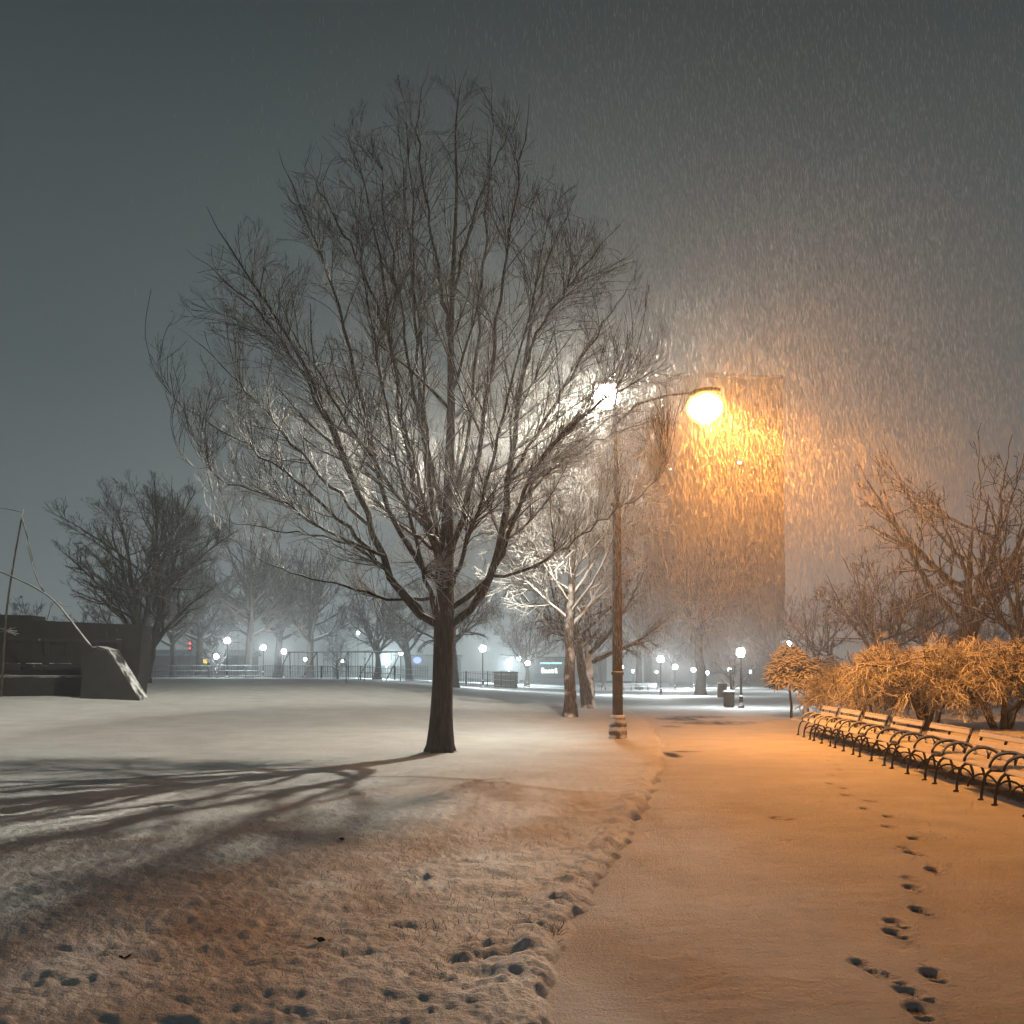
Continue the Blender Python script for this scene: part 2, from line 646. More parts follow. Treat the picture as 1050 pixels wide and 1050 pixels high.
def make_path():
    y = np.concatenate([np.linspace(-3, 3.9, 40), np.exp(np.arange(math.log(4), math.log(PATH_END), 0.0021))])
    u = np.linspace(0, 1, 330)
    Y, U = np.meshgrid(y, u, indexing='ij')
    x0 = path_left(Y) - .55
    x1 = path_right(Y) + 1.7
    X = x0 + (x1 - x0) * U
    near = S((30 - Y) / 20)
    z = gz(X, Y) + .004 + .006 * pn(X * 5, Y * 5) * near + .004 * pn(X * 17, Y * 17) * near + .012 * pn(X * .7, Y * .7)
    # crown of the path and faint old wheel lines
    z += .012 * np.sin((X - path_left(Y)) * 2.2) * near
    bare = .22 * S((pn(X * .5, Y * .22) - .15) / .4)
    dep = np.zeros_like(X)
    for i, (px, py, s_) in enumerate(prints):
        p = on_ground(px, py)
        a = math.radians(-6 + rng.uniform(-14, 14))
        c_, q_ = math.cos(a), math.sin(a)
        dx, dy = X - p[0], Y - p[1]
        w, v = (dx * c_ - dy * q_) / .88, (dx * q_ + dy * c_) / .88
        sole = np.exp(-(((w / .060) ** 2 + ((v - .05) / .105) ** 2) ** 4))
        heel = np.exp(-(((w / .048) ** 2 + ((v + .125) / .055) ** 2) ** 4))
        k = np.maximum(sole, heel) * s_
        drag = .5 * np.exp(-(((w / .04) ** 2 + ((v - .24) / .10) ** 2) ** 2)) * s_
        dep = np.maximum(dep, k)
        bare = np.maximum(bare, np.maximum(k * (.62 if p[1] < 9 else .9), drag * .8))
        rim = np.exp(-((np.sqrt((w / .1) ** 2 + (v / .2) ** 2) - 1.05) / .2) ** 2)
        z += .010 * rim * s_ * (1 - k)
    z -= .030 * dep
    for (px, py, rx, ry, k) in ((802, 839, .17, .17, .8), (809, 861, .08, .05, .6), (689, 774, .20, 1.1, 1.0), (703, 771, .55, .30, .75), (695, 737, 1.0, 2.2, 1.0), (730, 741, 1.9, 2.0, .85),
                                (715, 735, 1.6, 1.6, .9), (690, 745, .6, 1.2, .6)):
        p = on_ground(px, py)
        q = np.exp(-((((X - p[0]) / rx) ** 2 + ((Y - p[1]) / ry) ** 2) ** 1.4)) * k
        if rx == .17:
            rr = np.hypot(X - p[0], Y - p[1])
            q = k * np.exp(-((rr - .12) / .06) ** 2)
        bare = np.maximum(bare, q * (.75 + .35 * pn(X * 3, Y * 1.2)))
        z -= .012 * q
    # shadow under the benches, put into the colour as a dark bare strip
    bare = np.maximum(bare, .85 * S((X - path_right(Y) - .30) / .25) * S((path_right(Y) + 1.05 - X) / .2) * S((33 - Y) / 2) * S((Y - 11.2) / .8))
    n, m = X.shape
    i = np.arange(n - 1)[:, None] * m
    j = np.arange(m - 1)[None, :]
    Q = np.stack([i + j, i + j + 1, i + m + j + 1, i + m + j], axis=-1).reshape(-1, 4)
    me = mesh_np('path', np.stack([X, Y, z], -1).reshape(-1, 3), [Q])
    at_ = me.attributes.new('bare', 'FLOAT', 'POINT')
    at_.data.foreach_set('value', np.clip(bare, 0, 1).ravel().astype(np.float32))
    o = link('path', me, M['path'])
    tag(o, 'snow covered park path with a trail of footprints', None, None, 'structure')


make_lawn()
make_path()


# ------------------------------------------------------------------ trees
def unit(v):
    return v / (np.linalg.norm(v, axis=-1, keepdims=True) + 1e-9)


def resample(P, N):
    P = np.asarray(P, float)
    d = np.concatenate([[0], np.cumsum(np.linalg.norm(np.diff(P, axis=0), axis=1))])
    # smooth through the points
    t = np.linspace(0, d[-1], N)
    Q = np.stack([np.interp(t, d, P[:, k]) for k in range(3)], 1)
    for _ in range(max(1, N // len(P) // 2 + 1)):
        Q[1:-1] = (Q[:-2] + 2 * Q[1:-1] + Q[2:]) / 4
    return Q


def grow(rg, P, R, per_m, t0, t1, ang, lenf, N, up, wig, rr, env, tip=0.35, minlen=.08, droop=0.0):
    """children of the branches P (M,N,3): per_m per metre of parent, between t0 and t1 of its length"""
    M_, n, _ = P.shape
    L = np.linalg.norm(np.diff(P, axis=1), axis=2).sum(1)
    cnt = np.maximum(1, rg.poisson(np.maximum(.2, per_m * L * (t1 - t0))))
    idx = np.repeat(np.arange(M_), cnt)
    K = len(idx)
    t = t0 + (t1 - t0) * rg.random(K)
    f = t * (n - 1)
    i = np.minimum(f.astype(int), n - 2)
    w = (f - i)[:, None]
    p0 = P[idx, i] * (1 - w) + P[idx, i + 1] * w
    r0 = R[idx, i] * (1 - w[:, 0]) + R[idx, i + 1] * w[:, 0]
    T = unit(P[idx, i + 1] - P[idx, i])
    rnd = unit(rg.normal(size=(K, 3)))
    side = unit(np.cross(T, rnd))
    a = ang * (0.7 + 0.6 * rg.random(K))[:, None]
    D = unit(T * np.cos(a) + side * np.sin(a))
    ln = lenf(L[idx], t) * (.6 + .7 * rg.random(K))
    s = np.linspace(0, 1, N)
    out = np.zeros((K, N, 3))
    out[:, 0] = p0
    d = D.copy()
    bend = np.zeros((K, 3))
    for q in range(1, N):
        d = d + wig * rg.normal(size=(K, 3)) / math.sqrt(N) + np.array([0, 0, 1.0]) * (up - droop * s[q]) / N
        d = unit(d)
        out[:, q] = out[:, q - 1] + d * (ln / (N - 1))[:, None]
    sc_ = np.zeros(K)
    for f_ in (1.0, .8, .62, .45, .3):
        e_ = p0 + (out[:, -1] - p0) * f_
        ok = env(e_) & (sc_ == 0)
        sc_[ok] = f_
    keep = (sc_ > 0) & (sc_ * ln > minlen)
    out = p0[:, None] + (out - p0[:, None]) * sc_[:, None, None]
    out, r0 = out[keep], r0[keep]
    rad = np.maximum(r0 * rr, .0)[:, None] * (1 - (1 - tip) * s[None, :])
    return out, rad


def clampr(L, lo):
    return [(P, np.maximum(R, lo), k) for (P, R, k) in L]


def make_main_tree():
    rg = np.random.default_rng(21)
    B = TREE
    Y0 = B[1]
    root = empty('maple_tree', B, 0, 'tall bare tree with dark furrowed trunk and wide egg-shaped crown, left of the pole', 'tree')
    loc = lambda P: np.asarray(P) - B

    def px(pts, dy_end, dy0=0.0):
        n = len(pts)
        return resample([loc(at(x, y, Y0 + dy0 + (dy_end - dy0) * (k / (n - 1)) ** 1.3)) for k, (x, y) in enumerate(pts)], 22)

    trunk = resample([loc(at(x, y, Y0)) for x, y in ((452, 780), (452.5, 740), (454, 700), (455, 660), (456, 628), (457, 590), (459, 540), (461, 480), (463, 420), (462, 350), (465, 270), (469, 190), (466, 130), (472, 88))], 44)
    m = .0202
    w = np.interp(np.linspace(0, 1, 44), [0, .02, .06, .12, .19, .23, .3, .4, .55, .75, 1], np.array([18.5, 14.0, 11.6, 10.7, 11.0, 9.6, 7.6, 5.8, 4.0, 2.2, .4]) * m)
    # trunk with flared, slightly lobed foot
    k = 20
    V, Q = tubes_arrays(trunk[None], w[None], k)
    V = V.reshape(44, k, 3)
    th = np.arange(k) * 2 * PI / k
    for i in range(44):
        lob = 1 + (.16 * np.cos(5 * th + 1.0) + .10 * np.cos(3 * th)) * np.exp(-i / 1.6) + .035 * np.cos(7 * th + i * .2) * np.exp(-i / 12)
        V[i] = trunk[i] + (V[i] - trunk[i]) * lob[:, None]
    link('trunk', mesh_np('trunk', V.reshape(-1, 3), [Q]), M['bark_near'], root)
    limbs = [
        ([(448, 640), (425, 628), (405, 608), (388, 560), (366, 500), (335, 425), (292, 335), (240, 265), (212, 212)], -1.0, .105),
        ([(446, 612), (420, 616), (385, 612), (350, 600), (300, 588), (262, 570), (225, 545)], 1.2, .05),
        ([(452, 600), (425, 578), (402, 530), (385, 470), (365, 380), (338, 285), (300, 190), (285, 152)], 1.4, .085),
        ([(452, 575), (432, 530), (415, 450), (402, 350), (392, 260), (372, 180), (354, 132)], -1.6, .08),
        ([(455, 560), (440, 500), (432, 420), (425, 330), (420, 230), (412, 150), (405, 100)], 1.8, .07),
        ([(462, 640), (485, 628), (504, 596), (514, 545), (524, 480), (531, 410), (545, 325), (566, 250), (590, 200)], .9, .115),
        ([(464, 622), (492, 606), (512, 580), (527, 530), (545, 480), (580, 440), (630, 405), (684, 372)], -1.4, .08),
        ([(460, 575), (480, 520), (496, 440), (508, 340), (524, 230), (540, 140), (543, 95)], -1.5, .08),
        ([(458, 560), (470, 500), (484, 420), (492, 320), (500, 200), (505, 110), (502, 72)], 1.5, .065),
        ([(506, 590), (540, 586), (580, 562), (620, 530), (655, 512), (685, 480)], .4, .048),
        ([(398, 585), (350, 535), (290, 480), (235, 445), (190, 420), (158, 384)], -.6, .06),
        ([(380, 540), (330, 490), (270, 420), (215, 360), (180, 335)], 1.6, .055),
        ([(394, 570), (365, 560), (330, 540), (280, 510), (225, 490), (180, 468)], -1.8, .045),
        ([(436, 632), (400, 590), (360, 555), (300, 545), (250, 540), (205, 525)], -2.2, .05),
        ([(521, 495), (560, 430), (600, 360), (640, 300), (662, 262)], 1.4, .055),
        ([(515, 545), (555, 490), (610, 450), (660, 435), (690, 425)], 2.2, .05),
        ([(530, 410), (545, 350), (590, 280), (628, 240), (640, 225)], -1.8, .045),
        ([(365, 500), (320, 400), (270, 320), (215, 275), (190, 255)], -2.4, .05),
        ([(402, 350), (370, 270), (330, 200), (310, 165)], -2.6, .045),
        ([(462, 350), (445, 260), (432, 170), (428, 100), (440, 62)], -.8, .05),
        ([(464, 300), (485, 220), (515, 150), (540, 110)], .8, .045),
    ]
    LP, LR = [], []
    for i, (pts, de, r) in enumerate(limbs):
        d0 = 0.0 if i in (0, 1, 2, 3, 4, 5, 6, 7, 8, 13, 19, 20) else de * .25
        P = px(pts, de, d0)
        s = np.linspace(0, 1, 22)
        P[1:-1] += rg.normal(size=(20, 3)) * .03
        R = r * .86 * ((1 - s) ** .95 * .95 + .05)
        tube_mesh('limb', [(P[None], R[None], 9)], M['bark_near'], root)
        LP.append(P)
        LR.append(R)
    # limbs that come towards the viewer and go away
    cz = [0, .6, 2.7, 4.0, 5.4, 6.5, 7.8, 9.2, 10.6, 12.0, 13.2, 14.3, 15.3]
    cr = np.array([0, 0, 1.0, 2.7, 4.2, 5.2, 5.5, 5.15, 4.4, 3.3, 2.2, 1.35, .5])

    def env(p):
        rad = np.interp(p[:, 2], cz, cr, left=0, right=0)
        cx = np.interp(p[:, 2], [0, 4, 8, 12, 15], [0, -.35, -.45, -.3, .2])
        a = np.arctan2(p[:, 1], p[:, 0] - cx)
        rad = rad * (1 + .07 * np.sin(5 * a + p[:, 2]) + .06 * np.sin(9 * a - 2 * p[:, 2]))
        return np.hypot(p[:, 0] - cx, p[:, 1] * 1.12) < rad
    for i in range(13):
        z0 = 2.7 + 2.9 * rg.random()
        az = (PI / 2 if i % 2 else -PI / 2) + rg.uniform(-.75, .75)
        ze = 5.5 + 7.5 * rg.random()
        re = .93 * np.interp(ze, cz, cr)
        e_ = np.array([math.cos(az) * re, math.sin(az) * re * .9, ze])
        s0 = np.array([.02, 0, z0])
        c1 = s0 + np.array([e_[0] * .45, e_[1] * .45, (ze - z0) * .22])
        t = np.linspace(0, 1, 22)[:, None]
        P = (1 - t) ** 2 * s0 + 2 * t * (1 - t) * c1 + t * t * e_
        P[1:-1] += rg.normal(size=(20, 3)) * .03
        R = .058 * ((1 - t[:, 0]) ** .95 * .94 + .06)
        tube_mesh('limb', [(P[None], R[None], 8)], M['bark_near'], root)
        LP.append(P)
        LR.append(R)
    LP, LR = np.array(LP), np.array(LR)
    TP, TR = trunk[14:][None], w[14:][None]
    TP = resample(TP[0], 22)[None]
    TR = np.interp(np.linspace(0, 1, 22), np.linspace(0, 1, 30), w[14:])[None]
    A0, A1 = np.concatenate([LP, TP]), np.concatenate([LR, TR])
    # boughs that fill the crown out to its edge
    tg = rg.uniform([-6, -6, 2.7], [6, 6, 15.2], (14000, 3))
    tg = tg[env(tg)]
    cx_ = np.interp(tg[:, 2], [0, 4, 8, 12, 15], [0, -.35, -.45, -.3, .2])
    q_ = np.hypot(tg[:, 0] - cx_, tg[:, 1] * 1.12) / np.interp(tg[:, 2], cz, cr)
    tg = tg[rg.random(len(tg)) < q_ ** 1.4][:1000]
    nd = A0[:, 5:21].reshape(-1, 3)
    nt = unit(A0[:, 6:22] - A0[:, 5:21]).reshape(-1, 3)
    nr = A1[:, 5:21].reshape(-1)
    dv = tg[:, None] - nd[None]
    dl = np.linalg.norm(dv, axis=2)
    cs = (dv * nt[None]).sum(2) / (dl + 1e-6)
    pick = np.argmin(dl * (1 + 1.6 * (1 - cs)) + 4 * (cs < .2) + 4.0 * np.maximum(0, .36 * dl - dv[:, :, 2]) * (nd[None, :, 2] > 4.2), axis=1)
    p0, t0_, ll = nd[pick], nt[pick], dl[np.arange(len(tg)), pick]
    near_ = ll < 2.5
    tg, pick, p0, t0_, ll = tg[near_], pick[near_], p0[near_], t0_[near_], ll[near_]
    tt = np.linspace(0, 1, 11)[None, :, None]
    c1 = p0 + t0_ * (ll * .5)[:, None] + rg.normal(size=p0.shape) * .08
    FP = (1 - tt) ** 2 * p0[:, None] + 2 * tt * (1 - tt) * c1[:, None] + tt * tt * tg[:, None]
    FP[:, 1:] += np.cumsum(rg.normal(size=(len(tg), 10, 3)), 1) * .010
    FR = np.minimum(nr[pick] * .55, .010 + .007 * ll)[:, None] * (1 - .8 * np.linspace(0, 1, 11))[None]
    B1 = grow(rg, A0, A1, 1.8, .2, .99, .72, lambda L, t: .55 + L * .30 * (1.02 - t), 9, .42, .18, .52, env)
    G1 = grow(rg, FP, FR, 3.4, .12, 1.0, .62, lambda L, t: .32 + L * .36 * (1.05 - t), 8, .60, .12, .60, env)
    B2 = grow(rg, np.concatenate([B1[0][:, :8], G1[0]]), np.concatenate([B1[1][:, :8], G1[1]]), 5.2, .15, 1.0, .64, lambda L, t: .22 + L * .40 * (1.05 - t), 6, .60, .12, .6, env)
    B3 = grow(rg, *B2, 5.0, .2, 1.0, .64, lambda L, t: .13 + L * .36 * (1.05 - t), 4, .60, .12, .7, env)
    lv = clampr([(FP, FR * .85, 6)], .006) + clampr([(B1[0], B1[1], 5)], .0044) + clampr([(G1[0], G1[1], 5)], .0042) + clampr([(B2[0], B2[1], 4)], .0030) + clampr([(B3[0], B3[1], 3)], .0023)
    print('main tree', [len(q[0]) for q in lv])
    tube_mesh('crown', lv, M['bark_twig'], root)
    return root


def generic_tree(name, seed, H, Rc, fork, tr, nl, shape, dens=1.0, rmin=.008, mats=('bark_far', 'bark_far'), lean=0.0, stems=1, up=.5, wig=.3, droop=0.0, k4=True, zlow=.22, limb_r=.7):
    """a bare broadleaf tree in local coordinates, returns its Empty (trunk and crown under it)"""
    rg = np.random.default_rng(seed)
    root = empty(name, (0, 0, 0))
    prof = {'oval': ([0, zlow - .06, zlow + .1, .45, .62, .8, .93, 1.0], [0, .25, .72, .97, 1, .78, .42, .1]),
            'vase': ([0, zlow - .06, zlow + .1, .45, .7, .86, .96, 1.0], [0, .1, .5, .8, 1, .88, .55, .2]),
            'round': ([0, zlow - .06, zlow + .06, .45, .62, .8, .92, 1.0], [0, .55, .9, 1, .98, .82, .55, .12]),
            'flat': ([0, zlow - .06, zlow + .1, .5, .7, .85, .95, 1.0], [0, .8, .97, 1, .95, .78, .5, .15])}[shape]

    def rad(z):
        return np.interp(z / H, prof[0], np.array(prof[1]) * Rc, left=0, right=0)

    def env(p):
        a = np.arctan2(p[:, 1], p[:, 0])
        return np.hypot(p[:, 0] - lean * p[:, 2], p[:, 1]) < rad(p[:, 2]) * (1 + .10 * np.sin(4 * a + seed) + .08 * np.sin(7 * a + p[:, 2]))
    tP, tR, trunk = [], [], MB()
    Ht = H * (.95 if shape == 'oval' else .72 if shape == 'vase' else .6)
    for s_ in range(stems):
        az = 2 * PI * s_ / stems + rg.uniform(0, 1.5)
        sp = 0 if stems == 1 else .38 * Rc
        t = np.linspace(0, 1, 18)
        off = sp * t ** 1.2
        P = np.stack([np.cos(az) * off + lean * t * Ht, np.sin(az) * off, t * Ht - .15 * (t == 0)], 1)
        P[2:] += np.cumsum(rg.normal(size=(16, 3)) * [.035, .035, 0], 0) * H / 12 * 1.1
        R = tr * (.8 if stems > 1 else 1) * np.interp(t, [0, .03, .1, fork / .75, 1], [1.55, 1.15, 1, .75, .03])
        trunk.tube(P, R, 9, False)
        tP.append(P)
        tR.append(R)
    limb = MB()
    LP, LR = [], []
    for i in range(nl):
        b = i % stems
        hz = fork + (.72 - fork) * (i / max(1, nl - 1)) ** (.95 if limb_r < .6 else 1.25)
        z0 = min(H * hz, Ht * .93)
        j = np.interp(z0, tP[b][:, 2], np.arange(18))
        s0 = np.array([np.interp(z0, tP[b][:, 2], tP[b][:, q]) for q in (0, 1)] + [z0])
        az = i * 2.4 + rg.uniform(-.5, .5)
        ze = min(H * .97, z0 + (H - z0) * rg.uniform(.25, .85)) if shape != 'flat' else z0 + (H - z0) * rg.uniform(.2, .7)
        re = rad(ze) * rg.uniform(.8, .98)
        e_ = np.array([math.cos(az) * re + lean * ze, math.sin(az) * re, ze])
        if shape == 'vase':
            c1 = s0 + np.array([(e_[0] - s0[0]) * .35, (e_[1] - s0[1]) * .35, (ze - z0) * .6])
        else:
            c1 = s0 + np.array([(e_[0] - s0[0]) * .55, (e_[1] - s0[1]) * .55, (ze - z0) * .3])
        t = np.linspace(0, 1, 18)[:, None]
        P = (1 - t) ** 2 * s0 + 2 * t * (1 - t) * c1 + t * t * e_
        P[1:] += np.cumsum(rg.normal(size=(17, 3)), 0) * .012 * (wig / .3) ** 1.6 * H / 10
        r0 = np.interp(j, np.arange(18), tR[b])
        R = r0 * limb_r * ((1 - t[:, 0]) ** .8 * .9 + .1)
        LP.append(P)
        LR.append(R)
    LP, LR = np.array(LP), np.array(LR)
    trunk.build('trunk', M[mats[0]], root, True)
    A0, A1 = np.concatenate([LP, np.array(tP)[:, 5:].repeat(1, 0)[:, :13]]) if False else LP, LR
    sc_ = H / 12
    B1 = grow(rg, A0, A1, 2.2 * dens / sc_, .18, .99, .65, lambda L, t: .45 * sc_ + L * .42 * (1.02 - t), 8, up, wig, .6, env, droop=droop)
    B0 = grow(rg, np.array(tP), np.array(tR), 1.6 * dens / sc_, max(.35, fork), 1.0, .7, lambda L, t: 1.0 * sc_ + L * .2 * (1.02 - t), 8, up, wig, .45, env, droop=droop)
    B1 = (np.concatenate([B1[0], B0[0]]), np.concatenate([B1[1], B0[1]]))
    B2 = grow(rg, *B1, 3.4 * dens / sc_, .12, 1.0, .68, lambda L, t: .28 * sc_ + L * .45 * (1.05 - t), 6, up, wig, .6, env, droop=droop)
    lv = [(LP, np.maximum(LR, rmin * 1.2), 6), (B1[0], np.maximum(B1[1], rmin * 1.1), 4), (B2[0], np.maximum(B2[1], rmin), 3)]
    if k4:
        B3 = grow(rg, *B2, 3.6 * dens / sc_, .12, 1.0, .7, lambda L, t: .16 * sc_ + L * .45 * (1.05 - t), 4, up, wig, .7, env, droop=droop)
        lv.append((B3[0], np.maximum(B3[1], rmin * .8), 3))
    print(name, seed, [len(q[0]) for q in lv])
    tube_mesh('crown', lv, M[mats[1]], root)
    return root


def place(o, p, rz=0.0, s=1.0, label=None, cat='tree', group=None, sz=None):
    o.location = (float(p[0]), float(p[1]), float(p[2]) - .02)
    o.rotation_euler = (0, 0, rz)
    o.scale = (s, s, sz or s)
    return tag(o, label, cat, group)


make_main_tree()

# snow-laden tree behind the pole
t2 = generic_tree('snowy_tree', 5, 15.5, 4.5, .24, .23, 34, 'oval', 1.9, .017, ('bark_trunk2', 'bark_snowy'), up=.10, wig=.34, zlow=.17, limb_r=.42)
place(t2, on_ground(585, 736), .6, 1, 'slim tree thickly coated in pale snow right behind the street lamp pole')
# forked dark tree beside it
t3 = generic_tree('forked_tree', 9, 9.0, 4.6, .26, .40, 14, 'round', 1.0, .012, ('bark_trunk2', 'bark_far'), stems=2, up=.1, wig=.45, droop=1.1)
place(t3, on_ground(603, 728), .2, 1, 'stout forked tree with drooping brown twigs just right of the snow-coated tree')

# left tree that rises from behind the dark stone wall
t4 = generic_tree('vase_tree', 12, 12.9, 6.1, .16, .40, 24, 'vase', 1.2, .011, stems=4, up=.35, wig=.3, zlow=.14)
place(t4, base(148, 60), .5, 1, 'dense many-stemmed bare tree rising behind the right end of the dark wall')

# kinds for the trees farther off
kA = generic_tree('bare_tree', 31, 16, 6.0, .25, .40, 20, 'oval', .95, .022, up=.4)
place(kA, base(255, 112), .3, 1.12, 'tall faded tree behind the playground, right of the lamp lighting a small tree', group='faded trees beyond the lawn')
kB = generic_tree('bare_tree', 47, 15, 7.0, .2, .45, 20, 'round', .85, .024, up=.25, wig=.42, mats=('bark_far', 'bark_bare'))
place(kB, base(387, 120), 1.3, .92, 'faded round tree close to the left of the big trunk, behind the bright floodlight', group='faded trees beyond the lawn')
kC = generic_tree('bare_tree', 53, 17, 7.5, .24, .62, 18, 'round', .58, .021, up=.15, wig=.6, zlow=.2, stems=2, mats=('bark_bare', 'bark_bare'))
place(kC, base(985, 60), .35, 1.06, 'large gnarled tree with two dark stems rising behind the orange shrub', group='trees behind the shrubs')
far = [
    (kA, 178, 106, 2.0, .80, 'faded tree with a leaning look just right of the dark wall'),
    (kA, 318, 120, 4.4, 1.05, 'tall faded tree above the swing set frame'),
    (kB, 30, 105, 3.0, .62, 'small faded tree behind the far left end of the dark wall'),
    (kB, 92, 120, 5.2, .60, 'short faded tree showing above the middle of the dark wall'),
    (kB, 215, 140, 0.7, .85, 'pale distant tree between the dark wall and the first playground lamp'),
    (kC, 345, 155, 2.1, .80, 'palest distant tree right of the swing set'),
    (kA, 205, 118, 1.1, 1.05, 'tall faded tree whose trunk stands just right of the red traffic light'),
    (kA, 285, 128, 5.1, 1.15, 'tall faded tree between the two lamps left of the swing set'),
    (kC, 420, 128, 4.0, .85, 'wide faded tree immediately left of the big trunk'),
    (kB, 130, 112, 0.2, .85, 'faded tree hidden by the dense many-stemmed tree'),
    (kB, 540, 130, 2.6, .75, 'faded low tree left of the lit shopfront'),
    (kA, 615, 150, 1.9, .80, 'faded tree right of the lit shopfront'),
    (kA, 655, 125, 3.9, .95, 'tall faded tree left of the pair of white path lamps'),
    (kB, 795, 130, 1.1, .95, 'pale tree below the right edge of the tower'),
    (kB, 690, 170, 4.8, 1.0, 'palest tree behind the pair of white path lamps'),
]
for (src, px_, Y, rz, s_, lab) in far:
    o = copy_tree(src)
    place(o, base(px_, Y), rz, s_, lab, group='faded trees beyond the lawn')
for (src, px_, Y, rz, s_, lab) in (
    (kC, 845, 92, 2.5, .66, 'spreading bare tree above the row of small clipped trees'),
    (kB, 905, 78, 2.2, .84, 'dense round brown tree left of the gnarled two-stemmed tree'),
    (kC, 1058, 54, 3.6, .72, 'leaning bare tree cut off by the right edge of the view'),
    (kA, 950, 100, .4, .82, 'pale tree seen through the gnarled two-stemmed tree'),
    (kB, 1020, 115, 3.4, .80, 'pale distant tree at far right behind the leaning tree'),
):
    o = copy_tree(src)
    place(o, base(px_, Y), rz, s_, lab, group='trees behind the shrubs')

# big old tree in the middle distance, and the drooping one behind the big trunk
kD = generic_tree('old_tree', 61, 17, 8.0, .30, .45, 20, 'round', 1.15, .020, up=.0, wig=.4, droop=1.2)
place(kD, base(718, 92), 1.0, 1.0, 'broad old tree with pale flared trunk standing among the white path lamps')
o = copy_tree(kD)
place(o, base(467, 76), 2.9, .62, 'low drooping tree whose thin trunk shows just right of the big trunk')
t5 = generic_tree('small_tree', 77, 4.6, 1.9, .2, .17, 14, 'round', .95, .013, ('bark_trunk2', 'bark_snowy'), up=.25, wig=.4, zlow=.25, stems=2)
place(t5, base(751, 66), .3, 1.0, 'small snow-lit tree right behind the lamp near the litter bins', group='small snowy trees')
o = copy_tree(t5)
place(o, base(223, 106), 1.9, .95, 'small tree lit white by the leftmost lamp at the fence', group='small snowy trees')
o = copy_tree(t5)
place(o, base(346, 96), .9, .95, 'small bare tree in front of the swing set', group='small snowy trees')
for px_, Y, h, lab in ((355, 62, 1.7, 'thin leafless sapling alone on the lawn left of the big trunk'), (374, 74, 2.6, 'thin sapling taller and farther than its neighbour on the lawn')):
    r_ = empty('sapling', base(px_, Y), 0, lab, 'sapling', 'saplings on the lawn')
    MB().tube([(0, 0, -.1), (.02, 0, h * .5), (0, .02, h)], [.028, .022, .008], 6).build('stem', M['bark_far'], r_, True)
    b_ = MB()
    for q in range(9):
        z0, a = h * rng.uniform(.45, .95), rng.uniform(0, 6.3)
        b_.tube([(0, 0, z0), (.12 * math.cos(a), .12 * math.sin(a), z0 + .15), (.2 * math.cos(a), .2 * math.sin(a), z0 + .36)], [.01, .008, .005], 4)
    b_.build('crown', M['bark_far'], r_, True)

# ------------------------------------------------------------------ shrubs behind the benches
def shrub(seed, H, Rx, Ry, n1, skirt=.40, fall=.55):
    """low wide crown of wiry, snow-laden layered branches on twisted stems"""
    rg = np.random.default_rng(seed)
    root = empty('spreading_shrub', (0, 0, 0))
    st = MB()
    LP, LR = [], []
    for i in range(n1):
        az = i * 2.399 + rg.uniform(-.3, .3)
        re = rg.uniform(.55, .97)
        ze = H * (.98 - fall * re ** 2.2) * rg.uniform(.72, 1.0)
        e_ = np.array([math.cos(az) * Rx * re, math.sin(az) * Ry * re, ze])
        s0 = np.array([.12 * math.cos(az), .12 * math.sin(az), -.1])
        if i >= 6:
            k_ = rg.integers(6)
            s0 = LP[k_][rg.integers(5, 11)]
        t = np.linspace(0, 1, 16)[:, None]
        c1 = np.array([e_[0] * .25, e_[1] * .25, H * .62]) if i < 6 else s0 + (e_ - s0) * .3 + np.array([0, 0, H * .12])
        c2 = np.array([e_[0] * .7, e_[1] * .7, ze + H * .18])
        P = (1 - t) ** 3 * s0 + 3 * t * (1 - t) ** 2 * c1 + 3 * t * t * (1 - t) * c2 + t ** 3 * e_
        P[1:] += np.cumsum(rg.normal(size=(15, 3)) * [.08, .08, .05], 0) * .9
        R = (.075 if i < 6 else .035) * ((1 - t[:, 0]) ** 1.1 * .88 + .12)
        if i < 6:
            st.tube(P, R * 1.25, 8)
        LP.append(P)
        LR.append(R * (1 if i >= 6 else .9))
    LP, LR = np.array(LP), np.array(LR)

    def env(p):
        q = np.sqrt((p[:, 0] / Rx) ** 2 + (p[:, 1] / Ry) ** 2)
        a = np.arctan2(p[:, 1], p[:, 0])
        q = q / (1 + .08 * np.sin(6 * a + seed) + .05 * np.sin(11 * a))
        top = H * (1.0 - .72 * np.clip(q, 0, 1) ** 2.1) * (1 + .05 * np.sin(p[:, 0] * 3.1) * np.sin(p[:, 1] * 2.7 + 1))
        low = H * (skirt - .4 * skirt * q)
        return (q < 1) & (p[:, 2] < top) & (p[:, 2] > low)
    B1 = grow(rg, LP, LR, 5.5, .25, .99, .8, lambda L, t: .7 + L * .15 * (1 - t), 9, -.30, .5, .55, env)
    B2 = grow(rg, *B1, 6.5, .1, 1.0, .75, lambda L, t: .30 + L * .25 * (1 - t), 6, -.15, .5, .6, env)
    B3 = grow(rg, *B2, 7.5, .1, 1.0, .75, lambda L, t: .18 + L * .25 * (1 - t), 4, -.1, .6, .7, env)
    print('shrub', [len(q[0]) for q in (B1, B2, B3)])
    st.build('stem', M['bush_stem'], root, True)
    tube_mesh('crown', [(LP, np.maximum(LR * .7, .02), 6), (B1[0], np.maximum(B1[1], .012), 5), (B2[0], np.maximum(B2[1], .0085), 4), (B3[0], np.maximum(B3[1], .0065), 3)], M['bush'], root)
    return root


